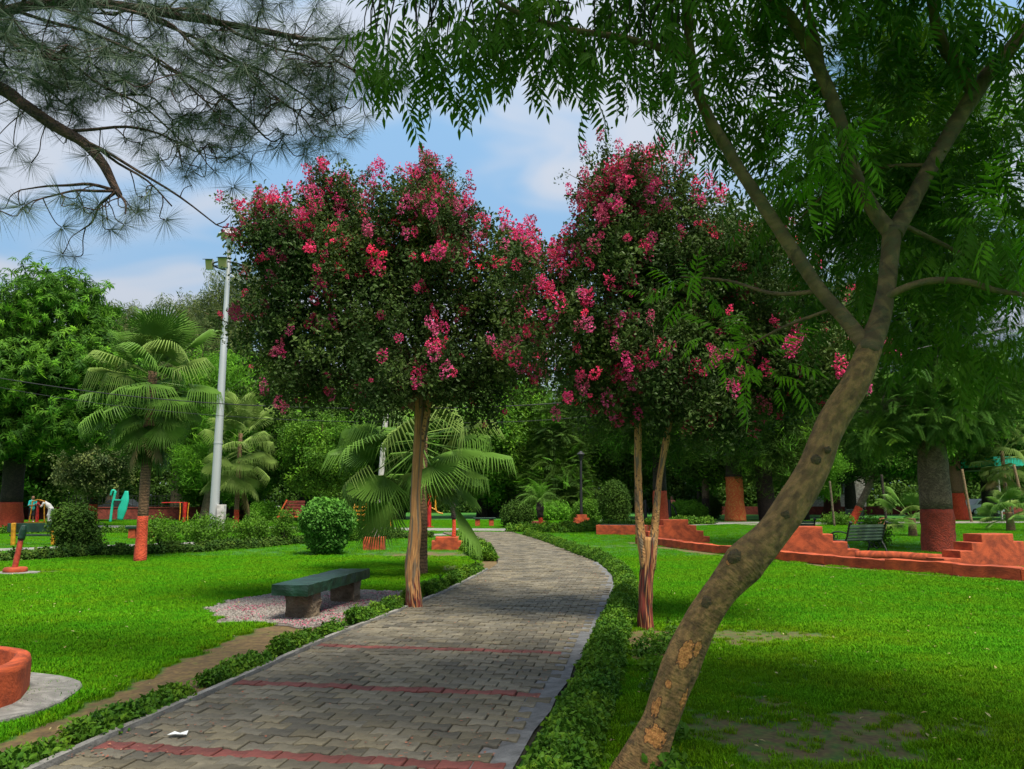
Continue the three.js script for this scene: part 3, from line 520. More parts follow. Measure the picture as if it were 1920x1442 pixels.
bush('sapling', 'young broad leaved plant beside the cast iron bench', 13.0 - 1.2, 25.6, 0.34, 0.42, 90, { seed: 24, size: 0.9, category: 'plant' });
bush('sapling', 'leafy weeds at the verge below the dark double trunks', 19.6, 47.2, 0.8, 0.3, 200, { seed: 25, size: 0.9, category: 'plant' });

{ // weeds in the strip between the right hedge and the leaning tree
  const t = thing('verge_weeds', 'rank weeds between the right hedge and the leaning trunk', 'weeds'); const R = rng(26), lobes = []; for (let i = 0; i < 22; i++) { const d = 4.6 + R() * 5.2; lobes.push([edgeR(d) + 0.72 + R() * 0.42, 0.03, -d, 0.12, 0.07 + R() * 0.05, 0.12]); }
  scatter(t, 'foliage', lobes, 260, G.hedge, L.hedge, { seed: 27, size: 1.1, tint: 0.5 }); t.userData.kind = 'stuff';
}

// ---------------------------------------------------------------- palms
const fanSet = (s, o) => [0, 1, 2].map((k) => fan(s + k, { ...o, droop: o.droop * (0.8 + 0.25 * k), arc: (o.arc ?? 4) - k * 0.35 }));
const fanGeo = { up: fanSet(1, { droop: 0.35 }), out: fanSet(5, { droop: 1.0 }), fall: fanSet(9, { droop: 0.75, arc: 3.6 }), hang: fanSet(13, { droop: 0.2, arc: 2.9 }) };
const deadFrond = leafy(lin(0.24, 0.2, 0.08), 0.15, 0.2), paleFrond = leafy(lin(0.18, 0.27, 0.055), 0.35, 0.2);
function fanPalm(name, label, x, d, { h, r = 0.18, n = 40, scale = 1, stalk = 1, top = 80, low = -75, mat = L.palm, seed = 1, band = 0, lean = 0, kinds = 'mixed', bandMat = B.deepOrange }) {
  const t = thing(name, label, 'palm tree', x, 0, -d), R = rng(seed), b = band;
  const px = (y) => lean * y;
  if (b) part(t, 'painted_band', limb([[0, -0.05, 0], [px(b * 0.5), b * 0.5, 0], [px(b), b, 0]], [r * 1.28, r * 1.1, r * 1.05], { rad: 14, seg: 8, rough: 0.04 }), bandMat);
  part(t, 'trunk', limb([[px(b), b ? b : -0.05, 0], [px(h * 0.6), h * 0.6, 0.02], [px(h), h, 0]], [r * (b ? 1.03 : 1.2), r * 0.95, r * 0.9], { rad: 14, seg: 14, rough: 0.05, freq: 5 }), B.palm);
  for (let i = 0; i < n; i++) {
    const u = (i + 0.5) / n, el = degToRad(lerp(top, low, Math.pow(u, 0.85)) + (R() - 0.5) * 22), az = i * 2.39996 + (R() - 0.5) * 0.5, droopy = u > 0.42;
    const deg = el * 57.3, list = fanGeo[deg > 35 ? 'up' : deg > 0 ? 'out' : deg > -35 ? 'fall' : 'hang'], f = part(t, 'frond', list[i % 3], u > 0.93 && R() < 0.5 ? deadFrond : R() < 0.22 ? paleFrond : mat);
    const s = scale * (0.85 + R() * 0.3); f.position.set(px(h), h + 0.12 - u * (h > 4 ? 1.25 : 0.45) * scale, 0); f.scale.set(s, s, s * stalk * (0.8 + R() * 0.45)); f.rotation.set(-el, az, (R() - 0.5) * 1.1, 'YXZ');
  }
  return t;
}
fanPalm('fan_palm', 'tall fan palm with orange painted trunk foot on the left lawn', -9.53, 20.2, { h: 5.0, r: 0.125, n: 70, scale: 0.92, seed: 3, band: 1.15, top: 86, low: -88 });
fanPalm('fan_palm', 'spreading fan palm with dark trunk behind the left crape myrtle', -1.97, 16.7, { h: 2.95, r: 0.16, n: 34, scale: 1.06, stalk: 1.1, top: 42, low: -52, mat: L.palm, seed: 4 });
fanPalm('fan_palm', 'smaller fan palm with orange trunk foot right of the lamp mast', -14.8, 42, { h: 5.1, r: 0.125, n: 44, scale: 1.35, seed: 5, band: 1.0, top: 85, low: -65, mat: paleFrond, bandMat: B.orange });
fanPalm('fan_palm', 'young stemless fan palm on the lawn left of the broad painted trunk', 17.26, 33.8, { h: 0.75, r: 0.16, n: 16, scale: 0.75, top: 75, low: -5, seed: 6 });
fanPalm('fan_palm', 'young fan palm at the right border of the lawn', 25.0, 39.3, { h: 0.9, r: 0.18, n: 18, scale: 0.85, top: 75, low: -10, seed: 7 });
fanPalm('fan_palm', 'slim fan palm in front of the green roofed pavilion', 35.5, 56, { h: 5.2, r: 0.14, n: 30, scale: 1.35, top: 80, low: -60, seed: 8, mat: paleFrond });
{
  const t = thing('date_palm', 'small feathery date palm with orange trunk beyond the bend', 'palm tree', 1.33, 0, -37.5), R = rng(9), geos = [featherFrond(1), featherFrond(2)];
  part(t, 'painted_band', limb([[0.12, -0.05, 0], [0.06, 0.4, 0], [0.04, 0.7, 0]], [0.13, 0.11, 0.11], { rad: 10, rough: 0.05 }), B.orange);
  part(t, 'trunk', limb([[0.04, 0.7, 0], [0, 1.1, 0], [0, 1.5, 0]], [0.13, 0.2, 0.14], { rad: 10, rough: 0.2, freq: 9 }), B.dark);
  for (let i = 0; i < 26; i++) { const f = part(t, 'frond', geos[i % 2], i < 9 ? L.bright : L.palm, 0, 1.5, 0); const s = 0.8 + R() * 0.35; f.scale.set(s, s, s); f.rotation.set(-degToRad(lerp(75, -25, i / 26) + R() * 8), i * 2.4, 0, 'YXZ'); }
}
// ---------------------------------------------------------------- crape myrtles
function ownUv(g, rad, seg) { const uv = g.attributes.uv, w = rad + 1; for (let i = 0; i < uv.count; i++) uv.setXY(i, (i % w) / rad, Math.min(seg, Math.floor(i / w)) / seg); return g; }
function myrtleBark(foot, len, worn = 0) { // peeling ochre bark; the foot has lost it in dark red and brown tongues
  const map = texture(512, (u, v) => {
    const ca = Math.cos(u * 6.2832), sa = Math.sin(u * 6.2832), y = v * len, st = noise3(ca * 1.6, sa * 1.6, y * 0.9), fine = noise3(ca * 3.5, sa * 3.5, y * 3), f2 = noise3(ca * 8, sa * 8, y * 2.2), g = 0.9 + grainR() * 0.16;
    let c = mix3(srgb(178, 126, 76), srgb(208, 154, 94), smoothstep(fine + st * 0.6, -0.5, 0.5));
    c = mix3(c, srgb(122, 106, 86), smoothstep(st + 0.3 * fine, 0.1, 0.45));
    c = mix3(c, srgb(98, 66, 44), smoothstep(f2 + fine * 0.4, 0.5, 0.75) * 0.8);
    const tongue = foot - v + 0.5 * foot * noise3(ca * 2.2, sa * 2.2, 7) + 0.06 * fine;
    c = mix3(c, srgb(112, 38, 24), smoothstep(tongue, -0.01, 0.03) * smoothstep(st * 0.4 + f2 * 0.7 + fine * 0.4 + 0.12 + worn, 0.0, 0.2));
    c = mix3(c, srgb(40, 27, 21), smoothstep(tongue, 0, 0.05) * smoothstep(f2 + fine + worn, 0.55, 0.8));
    return c.map((k) => k * g);
  });
  return std(lin(1, 1, 1), 0.82, { map, bumpMap: map, bumpScale: 0.008 });
}
function boughs(from, lobes, r, R, bend = 0.25) { // limbs from the fork into each lobe of the crown, with side twigs
  const l = [];
  for (const [x, y, z, rx, ry] of lobes) {
    const a = V(...from), e = V(x, y + ry * 0.35, z), m = a.clone().lerp(e, 0.5).add(V((R() - 0.5) * bend, bend * 0.6, (R() - 0.5) * bend)), rr = r * (0.5 + R() * 0.25);
    l.push(limb([a, m, e], [rr, rr * 0.6, rr * 0.22], { rad: 7, seg: 10, rough: 0.08 }));
    for (let k = 0; k < 4; k++) { const t = 0.45 + R() * 0.5, s = t < 0.5 ? a.clone().lerp(m, t * 2) : m.clone().lerp(e, t * 2 - 1), o = rv(R); o.y = Math.abs(o.y) * 0.8; l.push(limb([s, s.clone().addScaledVector(o, rx * 0.45).add(V(0, 0.1, 0)), s.clone().addScaledVector(o, rx * 0.9)], [rr * 0.32, rr * 0.2, rr * 0.07], { rad: 5, seg: 6 })); }
  }
  return merge(l);
}
function shoots(t, lobes, n, seed, okay) { // leafy shoots that stick out of the crown, a flower head on most tips
  const R = rng(seed), wood = [], at = []; let guard = 0;
  while (at.length < n && guard++ < 4000) {
    const l = lobes[Math.floor(R() * lobes.length)], d = rv(R); if (d.y < -0.1 || d.z < -0.5) continue;
    const a = V(l[0] + d.x * l[3] * 0.75, l[1] + d.y * l[4] * 0.75, l[2] + d.z * l[5] * 0.75), o = d.clone().add(V(0, 0.7, 0)).normalize(), e = a.clone().addScaledVector(V(d.x * l[3], d.y * l[4], d.z * l[5]), 0.3).addScaledVector(o, 0.18 + R() * 0.34);
    if (lobes.some((q) => q !== l && Math.hypot((e.x - q[0]) / q[3], (e.y - q[1]) / q[4], (e.z - q[2]) / q[5]) < 1.05) || !okay(e, R)) continue;
    wood.push(limb([a, a.clone().lerp(e, 0.5).add(V((R() - 0.5) * 0.08, 0.02, 0)), e], [0.008, 0.006, 0.003], { rad: 4, seg: 5 })); at.push([a, e]);
  }
  const list = []; for (const [a, e] of at) for (let k = 0; k < 7; k++) list.push([e.x + (a.x - e.x) * k * 0.13 + (R() - 0.5) * 0.06, e.y + (a.y - e.y) * k * 0.13 - 0.03, e.z + (a.z - e.z) * k * 0.13 + (R() - 0.5) * 0.06, 0.05, 0.05, 0.05]);
  scatter(t, 'crown', list, list.length * 1.2, G.myrtle, L.myrtle, { seed: seed + 1, size: 0.62, tint: 0.4 });
  part(t, 'shoots', merge(wood), B.tan).userData.kind = 'stuff';
  return at.map((p) => p[1]);
}
function knobbly(lobes, n, seed, flat = 1) { // smaller clumps that break the outline of the crown, above and below
  const R = rng(seed), out = lobes.map(([x, y, z, a, b, c]) => [x, y, z, a * 0.86, b * 0.86, c * 0.86]), roof = Math.max(...lobes.map((l) => l[1] + l[4]));
  for (let i = 0; i < n; i++) { const l = lobes[i % lobes.length], d = rv(R), k = 0.85 + R() * 0.3, r = 0.2 + R() * 0.26; if (l[1] + d.y * l[4] * k + 0.05 + r > roof - 0.1) continue; out.push([l[0] + d.x * l[3] * k, l[1] + d.y * l[4] * k + 0.05, l[2] + d.z * l[5] * k, r, r * (0.8 + R() * 0.5), r]); }
  return out.map(([x, y, z, a, b, c]) => [x, y > 4.5 ? 4.5 + (y - 4.5) * flat : y, z, a, b, c]);
}
const pinks = [L.petal, L.petal, leafy(lin(0.70, 0.05, 0.22), 0, 0.3), L.rose, leafy(lin(0.42, 0.07, 0.14), 0, 0.3), leafy(lin(0.80, 0.13, 0.34), 0, 0.3)];
function blossom(t, lobes, n, seed, bias) {
  const R = rng(seed), made = [], twigs = []; let guard = 0;
  while (made.length < n && guard++ < n * 40) {
    const l = lobes[Math.floor(R() * lobes.length)], d = rv(R);
    if (d.z < -0.1 || d.y < -0.75) continue;
    if (lobes.some((q, j) => q !== l && Math.hypot((l[0] + d.x * l[3] - q[0]) / q[3], (l[1] + d.y * l[4] - q[1]) / q[4], (l[2] + d.z * l[5] - q[2]) / q[5]) < 0.8)) continue;
    const li = lobes.indexOf(l), b = 1 + 0.42 * noise3(d.x * 1.7 + li * 3.1 + bias.seed, d.y * 1.7, d.z * 1.7) + 0.25 * noise3(d.x * 4 + li, d.y * 4 + bias.seed, d.z * 4), k = b * (0.98 + R() * 0.14) + 0.05, p = V(l[0] + d.x * l[3] * k, l[1] + d.y * l[4] * k, l[2] + d.z * l[5] * k);
    const want = bias.f(p, d); if (R() > want) continue;
    made.push([p, d]);
  }
  made.forEach(([p, d], i) => {
    const cl = 1 + Math.floor(R() * 2.4);
    for (let c = 0; c < cl && t.userData.flowers < 300; c++) {
      const m = part(t, 'blossom', G.bloom[(i + c) % 3], pinks[Math.floor(R() * pinks.length)]), s = (0.72 + R() * 0.55) * (c ? 0.8 : 1);
      m.position.copy(p).add(rv(R).multiplyScalar(c ? 0.13 : 0)); m.rotation.set((R() - 0.5) * 1.1, R() * 6, (R() - 0.5) * 1.1); m.scale.setScalar(s); t.userData.flowers++;
    }
  });
  delete t.userData.flowers;
}
{
  const X = -1.42, D = 11.5, t = thing('crape_myrtle', 'pink flowering crape myrtle with single ochre trunk beside the green stone bench', 'tree', X, 0, -D), R = rng(41);
  const stem = [[0.02, -0.06, 0], [-0.01, 0.25, 0], [-0.03, 0.62, 0], [0.0, 1.1, 0.02], [0.0, 1.75, 0], [0.03, 2.4, 0.03], [0.02, 3.1, 0], [-0.05, 3.9, 0]];
  part(t, 'trunk', ownUv(limb(stem, [0.125, 0.105, 0.1, 0.092, 0.07, 0.078, 0.07, 0.05], { rad: 18, seg: 64, rough: 0.14, freq: 3 }), 18, 64), myrtleBark(0.17, 4.0, 0.2));
  part(t, 'limbs', merge([limb([[0.02, 2.15, 0], [0.12, 2.6, 0.05], [0.2, 3.2, 0.05], [0.3, 4, 0]], [0.055, 0.05, 0.042, 0.03], { rad: 12, seg: 18, rough: 0.1 }), limb([[-0.05, 3.0, 0], [-0.3, 3.4, 0], [-0.6, 4, 0]], [0.05, 0.045, 0.03], { rad: 8, seg: 6, rough: 0.1 })]), B.myrtle);
  const lobes = knobbly([[0.12, 5.6, 0, 0.6, 0.9, 0.7], [0.06, 6.3, 0, 0.32, 0.5, 0.35], [-1.35, 5.45, -0.1, 0.9, 0.8, 0.9], [-1.6, 5.9, 0, 0.45, 0.42, 0.5], [-2.2, 5.3, 0.1, 0.42, 0.45, 0.5], [-1.85, 4.75, 0, 0.92, 0.9, 1.0], [-0.75, 5.4, -0.2, 0.8, 0.8, 0.9], [0.6, 5.5, 0, 0.48, 0.5, 0.6], [-0.6, 4.6, 0.1, 1.35, 1.1, 1.25], [0.75, 4.55, 0, 0.95, 0.95, 1.0], [-1.0, 3.75, 0.1, 1.5, 0.72, 1.1], [0.85, 3.75, 0, 0.95, 0.7, 0.9], [1.4, 4.35, -0.7, 0.55, 0.55, 0.6], [-2.15, 4.05, 0, 0.8, 0.55, 0.8], [1.55, 3.9, -0.8, 0.55, 0.55, 0.6], [-1.6, 3.3, 0.1, 0.5, 0.35, 0.5], [0.5, 3.2, 0.1, 0.6, 0.35, 0.5], [-0.5, 3.15, 0.2, 0.5, 0.3, 0.5]], 46, 401); lobes.push([0.07, 6.42, 0, 0.22, 0.42, 0.26], [0.1, 6.05, 0, 0.4, 0.45, 0.4]);
  part(t, 'branches', boughs([0.02, 2.9, 0], lobes.slice(0, 16), 0.08, R), B.tan);
  scatter(t, 'crown', lobes, 9800, G.myrtle, L.myrtle, { seed: 42, shell: 0.36, lump: 0.42, tint: 0.4, size: 1.0, hang: 0.05, keep: (p, r) => r < 0.5 || noise3(p.x * 1.7, p.y * 1.7, p.z * 1.7) > -0.28 });
  t.userData.flowers = 0;
  const up = (p, d) => clamp(0.16 + 0.62 * smoothstep(p.y, 4.2, 6.4) + 0.32 * smoothstep(p.x, -0.2, 1.2) * smoothstep(p.y, 3.2, 4.4), 0, 1) * (0.5 + 0.5 * (d.y * 0.5 + 0.5));
  for (const e of shoots(t, lobes, 46, 47, (p, R) => (p.x < 0.9 || p.y < 5) && R() < 0.3 + 0.7 * smoothstep(p.y, 4.5, 6))) if (R() < 0.72) { const m = part(t, 'blossom', G.bloom[t.userData.flowers % 3], pinks[t.userData.flowers++ % 6]); m.position.copy(e); m.rotation.set((R() - 0.5) * 0.7, R() * 6, 0); m.scale.set(0.75, 0.9, 0.75); }
  blossom(t, lobes, 170, 43, { seed: 42, f: up });
  // seed strings hanging in the crown
  scatter(t, 'blossom_sprigs', lobes, 2600, G.bloom, L.petal, { seed: 45, size: 0.62, shell: 0.05, lump: 0.42, vary: 0.5, tint: 0.5, keep: (p) => R() < (0.26 + 0.6 * smoothstep(p.y, 3.8, 5.8)) * smoothstep(noise3(p.x * 1.6, p.y * 1.6, p.z * 1.6), -0.35, 0.35) });
}
{
  const X = 1.66, D = 9.9, t = thing('crape_myrtle', 'pink flowering crape myrtle with forked trunk on the verge right of the path', 'tree', X, 0, -D), R = rng(51);
  part(t, 'trunk', ownUv(limb([[0, -0.05, 0], [0.0, 0.3, 0], [0.04, 0.75, 0], [0.07, 1.12, 0]], [0.105, 0.085, 0.09, 0.085], { rad: 18, seg: 22, rough: 0.18, freq: 4 }), 18, 22), myrtleBark(0.85, 1.2, 0.35));
  part(t, 'limbs', merge([limb([[0.03, 0.72, 0], [-0.045, 1.25, 0], [-0.055, 1.9, 0.02], [-0.04, 2.5, 0], [-0.01, 3.1, 0], [0.02, 3.9, 0]], [0.08, 0.056, 0.046, 0.048, 0.042, 0.03], { rad: 14, seg: 34, rough: 0.16, freq: 4 }), limb([[0.06, 0.72, 0], [0.15, 1.28, 0], [0.21, 1.8, 0], [0.30, 2.25, 0.02], [0.41, 2.75, 0], [0.6, 3.5, 0]], [0.075, 0.05, 0.038, 0.042, 0.038, 0.026], { rad: 14, seg: 30, rough: 0.16, freq: 4 })]), B.myrtle);
  const lobes = knobbly([[-0.15, 5.75, 0, 0.5, 0.55, 0.6], [0.4, 5.6, 0, 0.65, 0.65, 0.7], [-0.55, 5.0, 0, 0.5, 0.58, 0.7], [-0.95, 4.2, 0, 0.5, 0.55, 0.7], [0.25, 4.75, 0, 1.0, 0.88, 1.0], [1.15, 5.1, -0.2, 0.75, 0.7, 0.9], [1.55, 4.35, 0, 0.95, 0.85, 0.9], [-0.7, 3.6, 0, 0.95, 0.65, 0.9], [0.45, 3.6, 0.1, 1.0, 0.8, 0.9], [1.75, 3.4, 0, 0.9, 0.65, 0.8], [2.45, 3.75, 0, 0.6, 0.75, 0.7], [2.1, 3.0, 0.1, 0.55, 0.3, 0.5], [0.3, 2.75, 0, 0.5, 0.35, 0.4], [-0.3, 2.95, 0.1, 0.4, 0.3, 0.4], [1.2, 2.8, 0, 0.45, 0.3, 0.4]], 46, 501, 0.88);
  part(t, 'branches', boughs([0.05, 2.75, 0], lobes.slice(0, 15), 0.07, R), B.tan);
  scatter(t, 'crown', lobes, 8600, G.myrtle, L.myrtle, { seed: 52, shell: 0.38, lump: 0.42, tint: 0.4, size: 0.95, hang: 0.05, keep: (p, r) => r < 0.5 || noise3(p.x * 1.7 + 9, p.y * 1.7, p.z * 1.7) > -0.28 });
  t.userData.flowers = 0;
  const up = (p, d) => clamp(0.2 + 0.6 * smoothstep(p.y, 4.4, 5.9) * smoothstep(-p.x, -1.4, -0.2) + 0.4 * smoothstep(-p.x, 0.4, 1.1), 0, 1) * (0.5 + 0.5 * (d.y * 0.5 + 0.5));
  for (const e of shoots(t, lobes, 36, 57, (p, R) => p.x < 1.2 && p.x > -0.95 && R() < 0.3 + 0.7 * smoothstep(p.y, 4.2, 5.5))) if (R() < 0.72) { const m = part(t, 'blossom', G.bloom[t.userData.flowers % 3], pinks[t.userData.flowers++ % 6]); m.position.copy(e); m.rotation.set((R() - 0.5) * 0.7, R() * 6, 0); m.scale.set(0.75, 0.9, 0.75); }
  blossom(t, lobes, 165, 53, { seed: 52, f: up });
  scatter(t, 'blossom_sprigs', lobes, 2100, G.bloom, L.petal, { seed: 55, size: 0.6, shell: 0.05, lump: 0.42, vary: 0.5, tint: 0.5, keep: (p) => R() < (0.26 + 0.6 * smoothstep(p.y, 4.0, 5.5) * smoothstep(-p.x, -1.4, 0)) * smoothstep(noise3(p.x * 1.6 + 4, p.y * 1.6, p.z * 1.6), -0.35, 0.35) });
}

// ---------------------------------------------------------------- leaning tree with pinnate leaves (near, right of the path)
{
  const t = thing('leaning_tree', 'leaning tree with olive grey trunk and pinnate leaves on the near right lawn', 'tree', 0.7, 0, -4.78), R = rng(61), o = (p) => [p[0] - 0.7, p[1], -(p[2] - 4.78)];
  const trunk = [[0.66, -0.1, 4.76], [0.75, 0.06, 4.78], [0.87, 0.29, 4.8], [1.0, 0.6, 4.8], [1.12, 0.84, 4.8], [1.27, 1.05, 4.8], [1.41, 1.21, 4.8], [1.6, 1.39, 4.82], [1.87, 1.73, 4.9], [2.07, 2.06, 5.0], [2.27, 2.35, 5.05], [2.43, 2.6, 5.15]].map(o);
  const rad = [0.16, 0.13, 0.104, 0.114, 0.097, 0.098, 0.118, 0.101, 0.097, 0.094, 0.09, 0.08];
  const NT = trunk.length - 1, scars = [[0.72, 3.35, 0.045, 0.1], [0.80, 3.55, 0.028, 0.055], [0.86, 2.55, 0.03, 0.06], [0.64, 2.25, 0.035, 0.055], [0.73, 1.75, 0.07, 0.075], [0.62, 5.7, 0.022, 0.03], [0.68, 2.7, 0.02, 0.025]];
  const len = 3.75, circ = 0.8;
  const map = texture(1024, (u, v) => {
    const n = fbm2(u * 7 + 3, v * 26, 5), m = fbm2(u * 11 + 9, v * 40 + 4, 4), g = 0.84 + grainR() * 0.3, seam = smoothstep(Math.abs(u - 0.5), 0.44, 0.5);
    let c = mix3(srgb(108, 88, 60), srgb(146, 120, 82), smoothstep(n, -0.45, 0.4));
    c = mix3(c, srgb(100, 92, 58), smoothstep(m, 0.0, 0.4) * 0.4);
    c = mix3(c, srgb(58, 48, 36), smoothstep(fbm2(u * 5, v * 22 + 8, 4), 0.15, 0.6) * 0.4);
    for (const [su, si, ru, rv_] of scars) { const q = Math.hypot((u - su) * circ / ru, (v - si / NT) * len / rv_) + 0.55 * fbm2(u * 16, v * 50, 4); if (q < 1.25) { const w = mix3(srgb(196, 146, 92), srgb(150, 102, 60), clamp(0.5 + fbm2(u * 40, v * 140, 3), 0, 1)); c = mix3(c, srgb(66, 48, 32), smoothstep(1.25 - q, 0, 0.2)); c = mix3(c, w, smoothstep(1.08 - q, 0, 0.14)); } }
    return mix3(c, srgb(84, 68, 48), seam * 0.7).map((k, q) => k * g * [1.04, 0.97, 0.84][q]);
  });
  const bump = texture(1024, (u, v) => { const k = 0.5 + 0.5 * fbm2(u * 14, v * 55, 5) + 0.25 * fbm2(u * 3, v * 110, 3); return [k, k, k]; }, false);
  const tg = limb(trunk, rad, { rad: 28, seg: 110, rough: 0.06, freq: 2.5, seed: 3 }); { const uv = tg.attributes.uv; for (let i = 0; i < uv.count; i++) { const row = Math.min(110, Math.floor(i / 29)), j = i % 29; uv.setXY(i, j / 28, row / 110); } }
  part(t, 'trunk', tg, std(lin(1, 1, 1), 0.9, { map, bumpMap: bump, bumpScale: 0.012 }));
  { // knots and stubs on the bark
    const k = [[1.34, 1.25, 4.715, 0.045], [1.66, 1.5, 4.745, 0.026], [1.9, 1.84, 4.83, 0.03], [1.98, 1.9, 4.84, 0.022], [1.16, 0.99, 4.725, 0.034]].map(([x, y, d, r]) => { const g = new THREE.SphereGeometry(r, 10, 7); const p = g.attributes.position; for (let i = 0; i < p.count; i++) { const q = 1 + 0.35 * noise3(p.getX(i) * 40, p.getY(i) * 40, d * 9 + p.getZ(i) * 40); p.setXYZ(i, p.getX(i) * q, p.getY(i) * q, p.getZ(i) * q * 0.8); } g.computeVertexNormals(); const w = o([x, y, d]); return g.translate(w[0], w[1], w[2]); });
    part(t, 'knots', merge(k), B.neem);
  }
  const arms = {
    main: [[[2.40, 2.56, 5.13], [2.53, 2.8, 5.2], [2.6, 3.0, 5.22], [2.66, 3.25, 5.25], [2.71, 3.5, 5.27]], [0.08, 0.07, 0.062, 0.06, 0.062]],
    low: [[[2.42, 2.6, 5.15], [2.33, 2.83, 5.25], [2.2, 3.03, 5.3], [1.98, 3.39, 5.3], [1.77, 3.75, 5.3], [1.59, 4.07, 5.3], [1.39, 4.49, 5.3], [1.31, 4.87, 5.25], [1.29, 5.4, 5.2], [1.2, 6.2, 5.0]], [0.058, 0.05, 0.047, 0.046, 0.044, 0.041, 0.038, 0.034, 0.03, 0.02]],
    mid: [[[2.71, 3.45, 5.27], [2.61, 3.63, 5.3], [2.47, 3.95, 5.3], [2.39, 4.36, 5.3], [2.27, 4.74, 5.3], [2.11, 5.04, 5.25], [1.76, 5.35, 5.1], [1.3, 5.8, 4.8]], [0.06, 0.052, 0.05, 0.05, 0.048, 0.042, 0.034, 0.02]],
    fork: [[[2.29, 4.68, 5.3], [2.28, 5.0, 5.35], [2.2, 5.5, 5.4]], [0.036, 0.03, 0.02]],
    right: [[[2.71, 3.46, 5.27], [2.8, 3.58, 5.3], [3.01, 3.91, 5.35], [3.28, 4.32, 5.4], [3.5, 4.65, 5.4], [3.85, 5.06, 5.4], [4.4, 5.7, 5.3]], [0.066, 0.06, 0.056, 0.056, 0.06, 0.05, 0.03]],
    rightFork: [[[3.47, 4.6, 5.4], [3.38, 4.8, 5.4], [3.26, 4.95, 5.38], [3.15, 5.21, 5.3], [3.1, 5.7, 5.2]], [0.05, 0.045, 0.042, 0.036, 0.02]],
    side: [[[2.57, 2.97, 5.2], [2.68, 3.02, 5.1], [2.8, 3.04, 5.0], [3.0, 3.02, 4.95], [3.2, 2.96, 4.95], [3.5, 2.9, 4.9]], [0.03, 0.026, 0.024, 0.024, 0.02, 0.012]],
    over: [[[1.3, 4.78, 5.25], [1.18, 4.60, 4.9], [0.8, 4.66, 4.8], [0.32, 4.75, 4.8], [-0.04, 4.9, 4.8], [-0.4, 5.2, 4.8]], [0.028, 0.026, 0.023, 0.02, 0.016, 0.008]],
    twig: [[[2.2, 3.05, 5.3], [1.95, 3.1, 5.55], [1.7, 3.3, 5.9], [1.4, 3.42, 6.2]], [0.018, 0.015, 0.011, 0.006]],
    twigLow: [[[2.26, 2.92, 5.28], [2.0, 2.85, 5.6], [1.75, 2.72, 5.9]], [0.014, 0.011, 0.006]],
    hook: [[[2.78, 3.55, 5.3], [3.3, 3.4, 5.5], [3.9, 3.1, 5.6]], [0.02, 0.015, 0.008]],
    bar: [[[3.1, 4.02, 5.36], [2.8, 4.1, 5.6], [2.5, 4.0, 5.8], [2.3, 3.8, 6]], [0.016, 0.014, 0.012, 0.006]],
  };
  for (const k of Object.keys(arms)) part(t, 'branch', limb(arms[k][0].map(o), arms[k][1], { rad: arms[k][1][0] > 0.03 ? 14 : 7, seg: arms[k][0].length * 7, rough: 0.07, freq: 5 }), B.neem);
  const lob = (a) => a.map((l) => [l[0] - 0.7, l[1], -(l[2] - 4.78), l[3], l[4], l[5]]);
  // foliage: the shade canopy overhead, the fringe above the path, the sprays round each limb
  const R2 = rng(63);
  scatter(t, 'crown', lob([[0.25, 5.3, 5.0, 1.15, 0.6, 0.8], [1.4, 5.45, 5.0, 0.9, 0.6, 0.9], [2.3, 5.7, 4.9, 1.2, 0.6, 1.1], [3.4, 5.4, 5.2, 1.2, 0.8, 1.1]]), 1300, G.pinnate, L.neem, { seed: 64, axis: 'z', hang: 0.3, size: 1.0, shell: 0.35, tint: 0.35 });
  scatter(t, 'crown', lob([[1.5, 6.9, 4.0, 2.8, 0.8, 2.4], [3.6, 6.4, 3.4, 1.8, 0.9, 2.2], [-0.6, 6.7, 3.6, 1.4, 0.5, 1.6], [5.0, 6.9, 2.8, 2.2, 0.9, 2.0], [3.5, 7.4, 2.2, 2.4, 0.8, 1.8]]), 3300, G.pinnate, L.neem, { seed: 65, axis: 'z', hang: 0.2, size: 1.3, shell: 0.4, tint: 0.3 });
  scatter(t, 'crown', lob([[2.55, 4.25, 6.2, 0.65, 0.75, 0.5], [3.25, 4.6, 5.9, 0.85, 0.7, 0.5], [3.75, 3.75, 5.8, 0.8, 0.7, 0.6], [3.05, 3.5, 6.2, 0.75, 0.7, 0.5], [3.6, 2.85, 6.0, 0.6, 0.35, 0.5], [1.72, 4.75, 5.8, 0.4, 0.5, 0.4], [2.15, 5.05, 5.9, 0.5, 0.4, 0.4]]), 1150, G.pinnate, L.neem, { seed: 66, axis: 'z', hang: 0.2, size: 0.95, shell: 0.4, tint: 0.4 });
  scatter(t, 'crown', lob([[2.15, 4.2, 5.5, 0.3, 0.35, 0.3], [2.2, 3.85, 5.1, 0.22, 0.28, 0.25], [1.45, 3.3, 6.1, 0.3, 0.14, 0.28], [1.62, 2.85, 6.0, 0.3, 0.18, 0.28], [2.0, 2.65, 6.1, 0.28, 0.2, 0.28], [3.6, 3.5, 5.2, 0.4, 0.5, 0.3], [3.9, 4.6, 6.2, 0.5, 0.5, 0.3], [2.0, 4.6, 5.6, 0.3, 0.2, 0.3], [3.1, 4.1, 6.0, 0.4, 0.3, 0.3]]), 250, G.pinnate, L.neemBright, { seed: 67, axis: 'z', hang: 0.25, size: 0.85, shell: 0.5, tint: 0.35 });
  // the sprays that hang singly against the sky
  const leaf = [G.pinnate[0], G.pinnate[1], pinnate(71, { pairs: 6, len: 0.3 }), pinnate(72, { pairs: 4, len: 0.22 })];
  let made = 0; const hangs = [];
